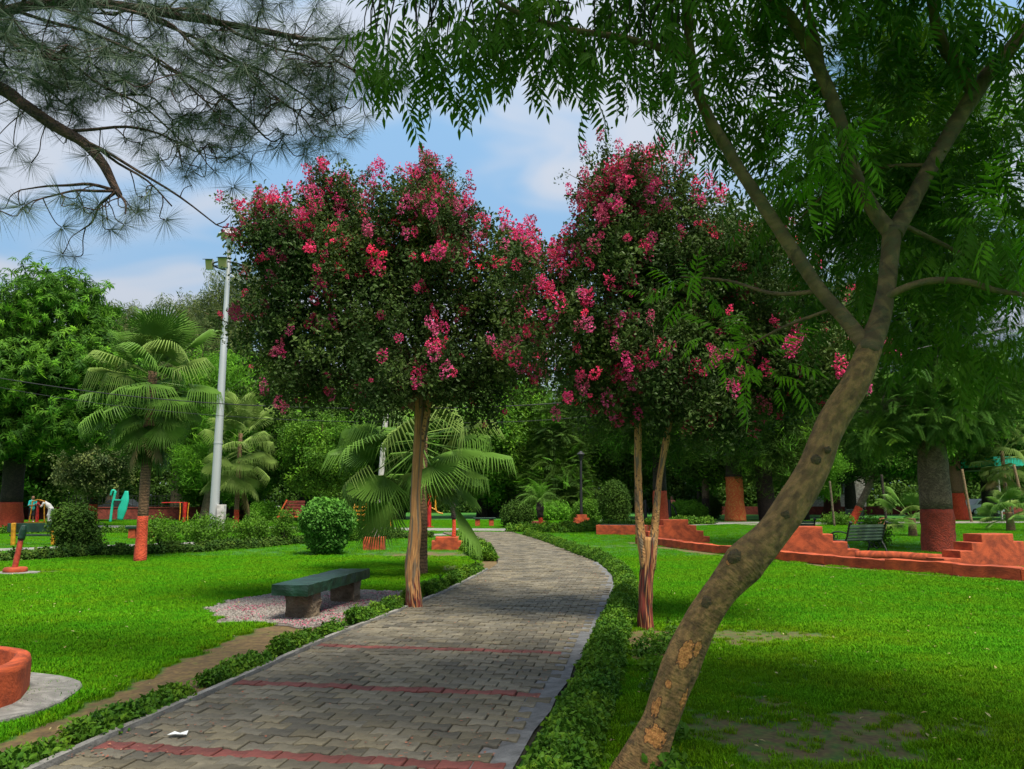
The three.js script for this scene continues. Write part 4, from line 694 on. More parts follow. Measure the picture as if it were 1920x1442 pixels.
  while (made < 190) {
    const u = R2(), x = lerp(-0.98, 1.25, u), droop = 0.10 * Math.sin(u * 9 + 0.6) + 0.16 * noise2(x * 2.3, 4), y = 4.74 - droop * 0.9 - Math.pow(R2(), 1.6) * 0.26 + (u < 0.12 ? 0.05 : 0), d = 4.55 + R2() * 0.75;
    const m = part(t, 'leaf', leaf[made % 4], L.neem), w = o([x, y, d]); m.position.set(...w); m.rotation.set(degToRad(22 + R2() * 50), R2() * 6.28, (R2() - 0.5) * 0.6, 'YXZ'); m.scale.setScalar(0.7 + R2() * 0.35); made++;
    if (made % 3 === 0) hangs.push(limb([o([x + (R2() - 0.5) * 0.2, y + 0.45, d]), o([x, y + 0.2, d]), w], [0.006, 0.004, 0.0025], { rad: 4, seg: 5 }));
  }
  for (const [x, y, d, n] of [[1.26, 4.45, 5.25, 12], [2.1, 4.05, 5.0, 12], [2.4, 4.1, 4.95, 10], [3.2, 3.3, 5.0, 14]]) for (let k = 0; k < n; k++) { const m = part(t, 'leaf', leaf[k % 4], R2() < 0.4 ? L.neemBright : L.neem); m.position.set(...o([x + (R2() - 0.5) * 0.3, y + (R2() - 0.5) * 0.4, d + (R2() - 0.5) * 0.3])); m.rotation.set(degToRad(10 + R2() * 60), R2() * 6.28, 0, 'YXZ'); m.scale.setScalar(0.7 + R2() * 0.4); }
  part(t, 'twigs', merge(hangs), B.dark).userData.kind = 'stuff';
}

// ---------------------------------------------------------------- pine: trunk outside the view on the left, two boughs reach in
{
  const t = thing('pine_tree', 'long needled pine whose boughs hang in from the left', 'tree', -7.6, 0, -6.4), R = rng(81), o = (x, y, d) => V(x + 7.6, y, -(d - 6.4));
  part(t, 'trunk', limb([[0, -0.1, 0], [0.05, 2.5, 0], [-0.02, 5.5, 0], [0.05, 8.5, 0]], [0.3, 0.25, 0.22, 0.15], { rad: 16, seg: 40, rough: 0.1 }), B.pine);
  const up = [o(-7.6, 5.2, 6.4), o(-6, 5.7, 6.5), o(-4.74, 6.0, 6.5), o(-4.41, 6.08, 6.5), o(-3.97, 6.11, 6.5), o(-3.48, 6.06, 6.5), o(-3.08, 5.98, 6.5), o(-2.69, 5.91, 6.5), o(-2.15, 5.8, 6.5), o(-1.8, 5.74, 6.5), o(-1.5, 5.76, 6.5)], low = [o(-7.6, 5.6, 6.4), o(-6, 5.65, 6.45), o(-4.65, 5.28, 6.5), o(-4.37, 5.09, 6.5), o(-4.06, 4.88, 6.5), o(-3.81, 4.73, 6.5), o(-3.63, 4.53, 6.5), o(-3.52, 4.33, 6.5), o(-3.47, 4.25, 6.5)];
  part(t, 'bough', limb(up, [0.075, 0.06, 0.047, 0.045, 0.043, 0.04, 0.036, 0.03, 0.025, 0.018, 0.01], { rad: 12, seg: 60, rough: 0.08, freq: 4 }), B.pine);
  part(t, 'bough', limb(low, [0.08, 0.068, 0.056, 0.053, 0.05, 0.046, 0.04, 0.034, 0.026], { rad: 12, seg: 50, rough: 0.08, freq: 4 }), B.pine);
  const tuftGeo = [1, 2, 3].map((s) => { const Q = rng(s + 200), out = []; for (let i = 0; i < 95; i++) { const a = Q() * 6.283, e = Math.acos(1 - Q() * 1.25), d = V(Math.sin(e) * Math.cos(a), Math.cos(e), Math.sin(e) * Math.sin(a)), sd = V(0, 0, 0).crossVectors(d, rv(Q)).normalize().multiplyScalar(0.0011), l = 0.17 + Q() * 0.09, b = d.clone().multiplyScalar(0.012), m = d.clone().multiplyScalar(l * 0.55), e2 = d.clone().multiplyScalar(l).add(V(0, 0, 0)); m.y += 0.0; e2.addScaledVector(V(0, -1, 0), 0).add(V(0, 0, 0)); const dr = (v, k) => V(v.x, v.y - 0, v.z); out.push(b.x - sd.x, b.y - sd.y, b.z - sd.z, b.x + sd.x, b.y + sd.y, b.z + sd.z, m.x + sd.x, m.y + sd.y, m.z + sd.z, b.x - sd.x, b.y - sd.y, b.z - sd.z, m.x + sd.x, m.y + sd.y, m.z + sd.z, m.x - sd.x, m.y - sd.y, m.z - sd.z, m.x - sd.x, m.y - sd.y, m.z - sd.z, m.x + sd.x, m.y + sd.y, m.z + sd.z, e2.x, e2.y, e2.z); } return triangles(out); });
  const wood = []; let placed = 0;
  const nearest = (p, list, bias) => { let b = list[0], m = 1e9; for (const q of list) { const e = q.distanceTo(p) + bias(q, p); if (e < m) { m = e; b = q; } } return b; };
  const curveUp = new THREE.CatmullRomCurve3(up), curveLow = new THREE.CatmullRomCurve3(low), pu = curveUp.getPoints(80).slice(14), pl = curveLow.getPoints(60).slice(12);
  // secondary limbs sweeping down and right from the upper bough
  const limbs2 = []; for (const [s, e, sag] of [[0.42, [-3.2, 5.15, 6.9], 0.1], [0.38, [-3.9, 5.35, 6.1], 0], [0.5, [-2.6, 5.0, 6.3], 0.1], [0.55, [-2.2, 4.85, 6.7], 0.1], [0.6, [-1.9, 5.0, 6.4], 0.1], [0.66, [-1.75, 5.15, 6.8], 0.1], [0.45, [-2.9, 4.75, 6.7], 0.1], [0.35, [-4.3, 5.35, 6.7], 0], [0.75, [-1.6, 5.35, 6.3], 0.05], [0.7, [-2.1, 6.5, 6.2], -0.2], [0.55, [-2.9, 6.6, 6.7], -0.2], [0.45, [-3.9, 6.7, 6.2], -0.2], [0.85, [-1.35, 5.5, 6.6], 0.03], [0.33, [-4.5, 6.6, 6.7], -0.1]]) { const a = curveUp.getPointAt(s), b = o(...e), pts = [a]; for (let k = 1; k < 6; k++) pts.push(a.clone().lerp(b, k / 6).add(V(0.1 + (R() - 0.5) * 0.16, sag * Math.sin(k / 6 * 3.1) + (R() - 0.5) * 0.14 - 0.05 * k / 6, (R() - 0.5) * 0.16))); pts.push(b, b.clone().add(V(0.1, 0.05 + R() * 0.06, 0))); const c = new THREE.CatmullRomCurve3(pts); limbs2.push(...c.getPoints(18).slice(3)); part(t, 'branch', limb(pts, [0.017, 0.014, 0.011, 0.008, 0.004], { rad: 6, seg: 26, rough: 0.12 }), B.pine); }
  const lowTips = []; for (const e of [[-3.0, 4.15, 6.5], [-2.6, 3.98, 6.5], [-4.1, 4.12, 6.3], [-3.9, 4.0, 6.7], [-3.3, 4.0, 6.3], [-2.95, 4.75, 6.6], [-4.35, 4.3, 6.5]]) { const a = curveLow.getPointAt(e[0] > -3.05 ? 0.82 : 0.99), b = o(...e), m = a.clone().lerp(b, 0.5).add(V(0, e[1] > 4.5 ? 0.12 : 0.05, 0)), pts = [a, a.clone().lerp(m, 0.5).add(V((R() - 0.5) * 0.06, (R() - 0.5) * 0.06, 0.03)), m, m.clone().lerp(b, 0.5).add(V(0.02, (R() - 0.5) * 0.08, 0)), b]; const c = new THREE.CatmullRomCurve3(pts); if (e[0] !== -2.6) lowTips.push(...c.getPoints(10).slice(2)); else part(t, 'branch', merge([limb([b, b.clone().add(V(0.07, 0.03, 0)), b.clone().add(V(0.12, 0.09, 0))], [0.006, 0.005, 0.003], { rad: 5, seg: 4 }), limb([b, b.clone().add(V(0.08, -0.03, 0)), b.clone().add(V(0.15, -0.02, 0))], [0.006, 0.005, 0.003], { rad: 5, seg: 4 }), limb([pts[3], pts[3].clone().add(V(0.03, 0.08, 0)), pts[3].clone().add(V(0.1, 0.11, 0))], [0.005, 0.004, 0.003], { rad: 5, seg: 4 })]), B.pine); part(t, 'branch', limb(pts, [0.016, 0.012, 0.006], { rad: 6, seg: 12, rough: 0.12 }), B.pine); }
  const tuft = (p, from, curl) => {
    const m = from.clone().lerp(p, 0.55).add(V((R() - 0.5) * curl, -0.06 - R() * curl * 0.5, (R() - 0.5) * curl)), dir = p.clone().sub(m).normalize().add(V(0, 0.25, 0)).normalize();
    wood.push(limb([from, from.clone().lerp(m, 0.5).add(V((R() - 0.5) * 0.05, 0.02, (R() - 0.5) * 0.05)), m, p], [0.0065, 0.005, 0.0045, 0.0055], { rad: 4, seg: 8 }));
    const q = part(t, 'needle_tuft', tuftGeo[placed++ % 3], L.needle); q.position.copy(p); q.quaternion.setFromUnitVectors(UP, V(dir.x * 0.6, -Math.abs(dir.y) * 0.6 - 0.25, dir.z * 0.6).normalize()); q.scale.setScalar(0.8 + R() * 0.4);
  };
  const hang = []; 
  for (let i = 0; i < 232; i++) { const base = limbs2[Math.floor(R() * limbs2.length)], p = base.clone().add(V((R() - 0.5) * 0.7, -0.28 + R() * 0.5, (R() - 0.5) * 0.8)); tuft(p, base, 0.16); }
  for (let i = 0; i < 28; i++) { const base = lowTips[Math.floor(R() * lowTips.length)], p = base.clone().add(V((R() - 0.5) * 0.45, -0.1 - R() * 0.14, (R() - 0.5) * 0.4)); tuft(p, base, 0.1); }
  for (const [x, y, d] of [[-4.35, 5.0, 6.4], [-4.5, 4.75, 6.6], [-4.28, 4.55, 6.5], [-4.55, 4.95, 6.3], [-4.1, 4.95, 6.7], [-4.62, 4.5, 6.5], [-4.0, 5.15, 6.6]]) { const b = nearest(o(x, y, d), pl, () => 0); tuft(o(x, y, d), b.clone().add(V(-0.12, 0.02, 0)), 0.2); }
  { // the finer tufts further back on the limbs
    const list = tuftGeo.map(() => []); for (let i = 0; i < 360; i++) { const base = limbs2[Math.floor(R() * limbs2.length)], p = base.clone().add(V((R() - 0.5) * 0.9, -0.3 + R() * 0.55, (R() - 0.5) * 1.0)); const dir = V((R() - 0.5) * 1.2, -0.3 - R() * 0.5, (R() - 0.5) * 1.2).normalize(); tmpQ.setFromUnitVectors(UP, dir); const k = 0.75 + R() * 0.4; list[i % 3].push(tmpM.compose(p, tmpQ, V(k, k, k)).toArray()); if (i % 2) wood.push(limb([base, base.clone().lerp(p, 0.4).add(V((R() - 0.5) * 0.12, -0.03, (R() - 0.5) * 0.12)), base.clone().lerp(p, 0.75).add(V((R() - 0.5) * 0.1, 0.02, 0)), p], [0.006, 0.005, 0.004, 0.004], { rad: 4, seg: 8 })); }
    list.forEach((l, g) => { const m = new THREE.InstancedMesh(tuftGeo[g], L.needle, l.length); m.name = 'needles'; m.userData.kind = 'stuff'; m.castShadow = m.receiveShadow = true; l.forEach((mm, i) => m.setMatrixAt(i, tmpM.fromArray(mm))); t.add(m); });
  }
  part(t, 'twigs', merge(wood), B.pine).userData.kind = 'stuff';
}

// ---------------------------------------------------------------- other trees of the park
function tree(name, label, x, d, { h, r = 0.3, lobes, n = 2500, geos = G.broad, mat = L.deep, size = 1.5, band = 0, bandMat = B.deepOrange, bark = B.dark, lean = 0, seed = 1, shell = 0.35, axis = 'y', hang = 0, fork = 0.45, flare = 1.35, spread = 3, low = 0.35, tint = 0.45, lump = 0.35, flush = 0.22 }) {
  const t = thing(name, label, 'tree', x, 0, -d), R = rng(seed * 7 + 1), at = (y) => [lean * y, y, 0], hf = h * fork;
  if (!lobes) { lobes = []; const k = 8; for (let i = 0; i < k; i++) { const a = i * 2.4 + R(), u = i / (k - 1), y = h * lerp(low + 0.08, 0.93 - 0.12, u), q = spread * (0.62 * Math.sin(Math.PI * (0.18 + 0.8 * (1 - u) * 0.9))); lobes.push([lean * h * 0.7 + Math.cos(a) * q, y, Math.sin(a) * q, spread * (0.42 + R() * 0.16), h * (1 - low) * 0.19 * (0.8 + R() * 0.4), spread * (0.42 + R() * 0.16)]); } }
  if (band) part(t, 'painted_band', limb([[-lean * 0.1, -0.1, 0], at(band * 0.5), at(band)], [r * flare, r * 1.1, r * 1.04], { rad: 18, seg: 10, rough: 0.09, freq: 2, seed }), bandMat);
  part(t, 'trunk', limb([band ? at(band) : [-lean * 0.1, -0.1, 0], at(lerp(band, hf, 0.5)), at(hf), [lean * h * 0.85, h * 0.86, 0]], [r * (band ? 1.03 : flare), r * 0.95, r * 0.8, r * 0.2], { rad: 16, seg: 18, rough: 0.08, freq: 1.5, seed }), bark);
  part(t, 'branches', boughs(at(hf * 0.85), lobes, r * 0.6, R, spread * 0.2), bark);
  scatter(t, 'crown', lobes, n, geos, mat, { seed, size, shell, axis, hang, tint, lump });
  if (flush && mat !== L.bright && mat !== L.olive) scatter(t, 'crown', lobes, n * flush * 2, geos, mat === L.feather ? L.hedge : L.bright, { seed: seed + 500, size: size * 0.9, shell: shell * 0.6, axis, hang, tint, lump, keep: (p) => noise3(p.x * 0.35 + seed, p.y * 0.35, p.z * 0.35) > 0.15 });  // clumps of brighter leaf colour paint light patches into the darker crowns
  return t;
}
tree('mango_tree', 'dense mango tree with orange trunk foot at the left edge', -27.6, 43, { h: 15, r: 0.55, n: 6500, geos: G.whorl, mat: L.mango, size: 1.75, seed: 1, tint: 0.6, band: 1.4, hang: 0.1, shell: 0.25, lobes: [[1.5, 12, 0, 3.2, 2.6, 3.5], [-3, 10.5, 0, 3.6, 3, 3.5], [4.2, 8.8, 0.5, 2.8, 2.3, 3], [0.5, 8.2, 1.5, 4, 2.3, 3.2], [-4, 6, 0.5, 3.4, 2, 3], [3.8, 5.8, 1, 2.8, 1.8, 2.6], [0, 4.8, 1, 3, 1.3, 2.6]] });
tree('shade_tree', 'dark tree behind the exercisers at the far left', -38, 60, { h: 10, r: 0.4, n: 2600, size: 2.4, seed: 2, spread: 5, low: 0.2 });
tree('shade_tree', 'small yellowish tree left of the tall fan palm', -29.5, 55, { h: 7, r: 0.25, n: 1500, size: 1.7, seed: 3, mat: L.olive, spread: 2.6, low: 0.3, band: 1.2, bandMat: B.deepOrange });
tree('gum_tree', 'tall pale gum tree on the skyline above the fan palm', -41, 80, { h: 24, r: 0.5, n: 4200, geos: G.narrow, mat: L.olive, size: 2.9, seed: 4, spread: 5.5, low: 0.3, shell: 0.4, bark: B.grey });
tree('gum_tree', 'second pale gum tree on the skyline beside the lamp mast', -33.5, 78, { h: 24.5, r: 0.5, n: 4200, geos: G.narrow, mat: L.olive, size: 2.9, seed: 5, spread: 5, low: 0.25, shell: 0.4, bark: B.grey });
tree('gum_tree', 'tall airy gum tree behind the lamp mast head', -24.5, 70, { h: 25, r: 0.45, n: 3600, geos: G.narrow, mat: L.olive, size: 2.6, seed: 6, spread: 4.6, low: 0.25, shell: 0.45, bark: B.grey });
tree('shade_tree', 'light green tree behind the second fan palm', -20.5, 57, { h: 13.5, r: 0.35, n: 3400, geos: G.narrow, mat: L.bright, size: 2.3, seed: 7, spread: 4.6, low: 0.15 });
tree('shade_tree', 'dark leafy tree with black trunk left of the round topiary', -14.8, 56, { h: 12, r: 0.4, n: 3600, size: 2.4, seed: 8, spread: 4.8, low: 0.22 });
tree('slim_tree', 'slim tree with tan trunk behind the round topiary', -10.6, 43, { h: 6.6, r: 0.13, n: 1500, size: 1.25, seed: 9, spread: 2.2, low: 0.3, bark: B.tan, mat: L.hedge });
tree('shade_tree', 'tall dark tree behind the left crape myrtle crown', -9, 62, { h: 15, r: 0.45, n: 4000, size: 2.6, seed: 10, spread: 5.5, low: 0.18 });
tree('shade_tree', 'green tree filling the gap above the spreading fan palm', -2.5, 66, { h: 13.5, r: 0.4, n: 3400, size: 2.5, seed: 11, spread: 5, low: 0.16, mat: L.hedge });
tree('shade_tree', 'bright green tree beyond the bend of the path', 2.2, 72, { h: 13.5, r: 0.35, n: 3400, geos: G.whorl, mat: L.bright, size: 2.4, seed: 12, spread: 4.6, low: 0.2 });
tree('conifer', 'dark cone of a conifer behind the small date palm', 3.6, 62, { h: 9.5, r: 0.3, n: 3600, geos: G.plume, mat: L.deep, size: 2.2, seed: 13, axis: 'z', hang: 0.2, lobes: [[0, 2.2, 0, 2.6, 1.6, 2.6], [0, 4.2, 0, 2.1, 1.7, 2.1], [0, 6.2, 0, 1.5, 1.6, 1.5], [0, 8.2, 0, 0.8, 1.4, 0.8]] });
tree('shade_tree', 'tree with brown trunk beyond the tall clipped bush', 9, 66, { h: 14, r: 0.4, n: 3600, size: 2.6, seed: 14, spread: 5.2, low: 0.25, bark: B.tan });
tree('shade_tree', 'tree with red brown painted trunk behind the forked crape myrtle', 6.92, 36.4, { h: 12.5, r: 0.31, n: 3800, geos: G.narrow, size: 1.7, seed: 15, spread: 4.2, low: 0.3, band: 1.95, hang: 0.3, fork: 0.4 });
tree('shade_tree', 'thin purple brown trunk left of the ochre barked trunk', 14.4, 58, { h: 11, r: 0.26, n: 2600, size: 2.2, seed: 16, spread: 3.8, low: 0.32, bark: B.grey, band: 1.6, bandMat: B.dark });
tree('old_tree', 'old tree with broad ochre orange trunk on the right', 15.6, 54.6, { h: 15, r: 0.56, n: 4200, geos: G.narrow, size: 2.3, seed: 17, spread: 5.2, low: 0.28, band: 3.1, bandMat: B.ochre, fork: 0.35, hang: 0.4 });
tree('old_tree', 'tall dark trunk leaning beside the ochre barked trunk', 18.2, 55.5, { h: 24, r: 0.52, n: 5200, geos: G.narrow, size: 2.7, seed: 18, spread: 7, low: 0.2, lean: -0.06, flare: 1.3, hang: 0.3 });
tree('old_tree', 'black trunk seen just right of the leaning tree', 24.4, 66.5, { h: 18, r: 0.55, n: 3800, size: 2.8, seed: 19, spread: 6, low: 0.22 });
tree('old_tree', 'dark trunk with red foot and a flared base on the far lawn', 27.3, 66.5, { h: 17, r: 0.6, n: 3600, size: 2.8, seed: 20, spread: 5.6, low: 0.24, band: 1.9, bandMat: B.maroon = std(lin(1, 1, 1), 0.95, { map: barkMap(srgb(92, 34, 24), srgb(70, 32, 26), srgb(46, 26, 22)), bumpMap: barkBump, bumpScale: 0.02 }), flare: 1.7 });
tree('shade_tree', 'tree with a bright orange leaning trunk behind the cast iron bench', 21.2, 49, { h: 7.5, r: 0.22, n: 2300, size: 1.6, seed: 21, spread: 3.2, low: 0.42, lean: 0.55, band: 1.05, bandMat: B.orange, bark: B.grey });
tree('shade_tree', 'light green low tree between the leaning tree and the broad painted trunk', 21.8, 58, { h: 7.2, r: 0.2, n: 2400, geos: G.narrow, mat: L.bright, size: 1.9, seed: 22, spread: 3.4, low: 0.3 });
tree('silver_oak', 'broad painted trunk with feathery dark crown on the right lawn', 12.93, 23.8, { h: 18, r: 0.42, n: 17000, geos: G.plume, mat: L.feather, size: 1.1, seed: 23, axis: 'z', hang: 0.12, band: 1.28, bark: B.grey, fork: 0.3, flare: 1.22, shell: 0.5, bandMat: B.maroonBand = std(lin(1, 1, 1), 0.92, { map: barkMap(srgb(156, 58, 36), srgb(140, 54, 36), srgb(112, 50, 36)), bumpMap: barkBump, bumpScale: 0.03 }), lobes: [[0, 4.2, 0.2, 2.4, 0.9, 2.0], [0.8, 5.6, 0, 2.8, 1.3, 2.2], [-1.2, 7.2, 0, 2.8, 1.4, 2.2], [1.2, 9, 0, 3, 1.6, 2.4], [-0.8, 11, 0, 3, 1.6, 2.4], [0.6, 13.2, 0, 2.8, 1.7, 2.2], [0, 15.8, 0, 2.2, 1.8, 1.8], [-2.0, 3.6, 0.4, 1.0, 0.5, 0.8]] });
tree('old_palm', 'pale ringed trunk with bright orange foot behind the broad painted trunk', 33.3, 58.2, { h: 12, r: 0.5, n: 2400, size: 2.4, seed: 24, spread: 4.6, low: 0.4, band: 2.0, bandMat: B.orange, bark: B.palm, lean: -0.03, flare: 1.55 });
tree('shade_tree', 'dark tree behind the green roofed pavilion', 44, 72, { h: 16, r: 0.5, n: 3800, size: 2.9, seed: 25, spread: 6.5, low: 0.24 });
tree('shade_tree', 'dark tree beyond the posts right of the ringed trunk', 33, 76, { h: 17, r: 0.45, n: 3800, size: 2.9, seed: 26, spread: 6, low: 0.3 });
tree('shade_tree', 'tall tree behind the leaning tree near the white building', 20, 82, { h: 19, r: 0.45, n: 3600, size: 3, seed: 27, spread: 6.5, low: 0.22, mat: L.hedge });
tree('shade_tree', 'dark tree filling the left distance under the mango crown', -45, 72, { h: 13, r: 0.45, n: 3000, size: 2.8, seed: 28, spread: 6, low: 0.15 });
tree('shade_tree', 'leafy tree behind the stone marker left of the lamp mast', -22.5, 62, { h: 9.5, r: 0.3, n: 3000, size: 2.3, seed: 29, spread: 4.2, low: 0.14, mat: L.hedge });
{ // the wood that closes the view, too far off to tell tree from tree
  const w = thing('woods', 'far dark wood closing the view behind the park', 'woods'); w.userData.kind = 'stuff';
  const lobes = [], R = rng(90); for (let i = 0; i < 46; i++) lobes.push([-92 + i * 4.1 + R() * 2, 3.4 + R() * 2.5, -(92 + R() * 12), 4.2, 3.8 + R() * 3.2, 3]);
  for (let i = 0; i < 40; i++) lobes.push([-92 + i * 4.7, 1.2, -(88 + R() * 6), 3.4, 1.8, 2]);
  scatter(w, 'foliage', lobes, 20000, G.broad, L.deep, { seed: 91, size: 4.2, shell: 0.4, tint: 0.4 });
}
// ---------------------------------------------------------------- masonry, benches, lamps
{ // stone slab bench beside the path
  const t = thing('stone_bench', 'dark green stone slab bench on rough stone blocks beside the path', 'bench', -2.73, 0, -11.6, -0.155);
  const rough = (g, k, s) => { const p = g.attributes.position; for (let i = 0; i < p.count; i++) { const x = p.getX(i), y = p.getY(i), z = p.getZ(i); p.setXYZ(i, x + k * noise3(x * 5 + s, y * 5, z * 5), y + k * 0.5 * noise3(x * 5, y * 5 + s, z * 5), z + k * noise3(x * 5, y * 5, z * 5 + s)); } g.computeVertexNormals(); return g; };
  part(t, 'slab', rough(metric(new THREE.BoxGeometry(0.5, 0.14, 2.42, 10, 4, 30)), 0.012, 1), M.benchGreen, 0, 0.405, 0);
  for (const z of [0.78, -0.85]) part(t, 'leg', rough(metric(new THREE.BoxGeometry(0.38, 0.38, 0.3, 8, 8, 6)), 0.03, z), M.stone, 0, 0.15, z);
}
{ // wooden bench with yellow posts, seen from behind
  const t = thing('plank_bench', 'dark green plank bench on yellow posts at the left edge', 'bench', -16.55, 0, -27.2, 0.06);
  part(t, 'backrest', box(1.85, 0.30, 0.05, 0, 0.6, 0, 0.01), M.benchGreen); part(t, 'seat', box(1.8, 0.06, 0.42, 0.02, 0.33, -0.26, 0.01), M.slatGreen);
  for (const x of [-0.66, 0.68]) { const g = box(0.13, 0.86, 0.09, 0, 0, 0, 0.015).rotateX(0.1); part(t, 'post', g, M.yellow, x, 0.33, 0.085); }
}
{
  const t = thing('bollard_post', 'slanting post with orange shaft and green top on a round orange foot', 'post', -10.75, 0, -17.1);
  part(t, 'base', metric(new THREE.LatheGeometry([[0, 0], [0.2, 0], [0.235, 0.03], [0.235, 0.09], [0.21, 0.125], [0, 0.13]].map(([x, y]) => new THREE.Vector2(x, y)), 20)), M.orange);
  part(t, 'shaft', limb([[-0.02, 0.1, 0], [0.02, 0.4, 0], [0.06, 0.72, 0]], [0.06, 0.057, 0.055], { rad: 12 }), M.red.clone());
  t.children[1].material.color.setRGB(0.5, 0.07, 0.04);
  part(t, 'cap', limb([[0.06, 0.72, 0], [0.09, 0.92, 0], [0.1, 1.02, 0]], [0.075, 0.07, 0.045], { rad: 10, rough: 0.12 }), M.benchGreen);
  const p = []; for (let i = 0; i < 16; i++) { const a = i / 16 * 6.283; p.push([-10.7 + Math.cos(a) * (0.5 + 0.1 * noise2(i, 3)), -17.0 + Math.sin(a) * 0.32]); } structure('paving_patch', slab(p, -0.02, 0.03), M.concrete);
}
{ // round planter, cut by the left edge of the view, on a cement apron
  const t = thing('round_planter', 'round orange painted planter ring on a cement pad at the lower left', 'planter', -4.72, 0, -6.2);
  const prof = [[0.88, 0], [0.88, 0.27], [0.87, 0.305], [0.845, 0.325], [0.775, 0.33], [0.755, 0.31], [0.745, 0.1]].map(([x, y]) => new THREE.Vector2(x, y));
  const g = new THREE.LatheGeometry(prof, 40), p = g.attributes.position; for (let i = 0; i < p.count; i++) { const x = p.getX(i), z = p.getZ(i), a = Math.atan2(z, x), k = 1 + 0.018 * Math.cos(a * 8) + 0.014 * Math.sin(a * 3); p.setXYZ(i, x * k, p.getY(i), z * k); } g.computeVertexNormals(); { const uv = g.attributes.uv; for (let i = 0; i < uv.count; i++) uv.setXY(i, uv.getX(i) * 5, uv.getY(i) * 0.8); }
  part(t, 'ring', g, M.brightOrange); part(t, 'soil', new THREE.CircleGeometry(0.74, 30).rotateX(-Math.PI / 2), M.soil, 0, 0.16, 0);
  const o = []; for (let i = 0; i < 40; i++) { const a = i / 40 * 6.283, r = 1.13 + 0.05 * noise2(Math.cos(a) * 2, Math.sin(a) * 2); o.push([-4.66 + Math.cos(a) * r * 1.0, -6.32 + Math.sin(a) * r * 0.92]); }
  structure('cement_pad', slab(o, -0.05, 0.045, 0.01), M.concrete);
}
// stepped masonry along the curved kerb of the right lawn
function stepped(name, label, x, d, turn, steps, depth, h, mat = M.orange) { // steps: half widths from the ground up, h of each course
  const t = thing(name, label, 'low wall', x, 0, -d, turn);
  const rt = [], lf = []; let y = -0.03; steps.forEach((w, i) => { const [a, b] = Array.isArray(w) ? w : [-w, w], y1 = (i ? y : 0) + h[i]; rt.push([b, y], [b, y1]); lf.push([a, y], [a, y1]); y = y1; });
  const sh = new THREE.Shape([...rt, ...lf.reverse()].map(([a, b]) => new THREE.Vector2(a, b)));
  const g = new THREE.ExtrudeGeometry(sh, { depth: depth - 0.04, bevelEnabled: true, bevelSize: 0.02, bevelThickness: 0.02, bevelOffset: -0.02, bevelSegments: 2 }).translate(0, 0, -depth / 2 + 0.02);
  part(t, 'masonry', metric(g), mat);
  return t;
}
{
  const kp = [[10.9, 14.9], [10.12, 15.64], [9.34, 16.6], [8.52, 17.8], [7.73, 19.2], [6.95, 20.9], [6.2, 23], [5.5, 25.4], [4.95, 27.6]];
  const t = thing('lawn_kerb', 'long curved orange painted kerb round the right lawn', 'kerb');
  for (let i = 0; i < kp.length - 1; i++) {
    const [ax, ad] = kp[i], [bx, bd] = kp[i + 1], len = Math.hypot(bx - ax, bd - ad), g = new THREE.BoxGeometry(len + 0.01, 0.22 + 0.02 * Math.sin(i), 0.36, 16, 3, 3), p = g.attributes.position;
    for (let k = 0; k < p.count; k++) { const X = p.getX(k), Y = p.getY(k), Z = p.getZ(k); p.setXYZ(k, X, Y + 0.015 * noise3(X * 2 + i * 5, Y, Z) - (Y < 0 && Z > 0 ? 0.0 : 0), Z + (Y < 0 && Z > 0 ? -0.10 + 0.08 * noise3(X * 3.5 + i * 7, 0, 1) : 0)); } g.computeVertexNormals();
    const m = part(t, 'segment', metric(g), i % 2 ? M.orange : M.brightOrange, (ax + bx) / 2, 0.115 + 0.012 * (i % 3), -(ad + bd) / 2); m.rotation.y = Math.atan2(bd - ad, bx - ax);
  }
}
stepped('stepped_wall', 'stepped orange wall furthest along the kerb behind the forked trunk', 5.75, 28.1, 1.2 * -1 + 1.5, [1.35, 1.1, 0.82, 0.5], 0.55, [0.25, 0.2, 0.2, 0.2]);
stepped('stepped_wall', 'stepped orange wall partly hidden by the leaning trunk', 8.05, 21.6, -0.45 + 0.35, [1.35, 1.05, [-1.0, 0.68], [-0.75, 0.42]], 0.5, [0.24, 0.2, 0.2, 0.2]);
stepped('stepped_wall', 'stepped orange wall at the right edge before the broad painted trunk', 11.0, 18.4, 0.35, [1.5, [-1.0, 1.35], [-0.62, 1.05], [-0.3, 0.72]], 0.5, [0.26, 0.16, 0.18, 0.18]);
{ const t = thing('flower_bed_kerb', 'curved orange bed edging at the foot of the broad painted trunk', 'kerb'); part(t, 'edging', limb([[8.95, 0.12, -20.5], [9.6, 0.13, -20.05], [10.3, 0.12, -19.3], [10.9, 0.1, -18.7]], [0.12, 0.12, 0.12, 0.12], { rad: 10, seg: 30, rough: 0.06 }).scale(1, 1.1, 1), M.orange); }
{ const t = stepped('planting_box', 'low orange walled planting box behind the right verge', 4.95, 35.2, -0.25, [1.1], 1.2, [0.42]); const s = part(t, 'soil', box(1.95, 0.03, 0.95, 0, 0.42, 0), M.soil); }
stepped('stepped_base', 'small stepped orange base of the dark lamp post', 4.3, 48.5, 0.05, [0.68, 0.45, 0.3], 0.7, [0.2, 0.2, 0.2]);
stepped('platform', 'flat dark red platform beside the small date palm', 0.8, 46.6, 0, [1.2], 0.8, [0.26], M.maroon);
stepped('planting_box', 'orange cube planter far behind the date palm', 3.15, 62, 0, [0.6], 0.9, [0.95], M.brightOrange);
stepped('planting_box', 'tall orange gate pier far right of the date palm', 4.55, 62, 0, [0.7, 0.6], 0.9, [0.8, 0.45], M.brightOrange);
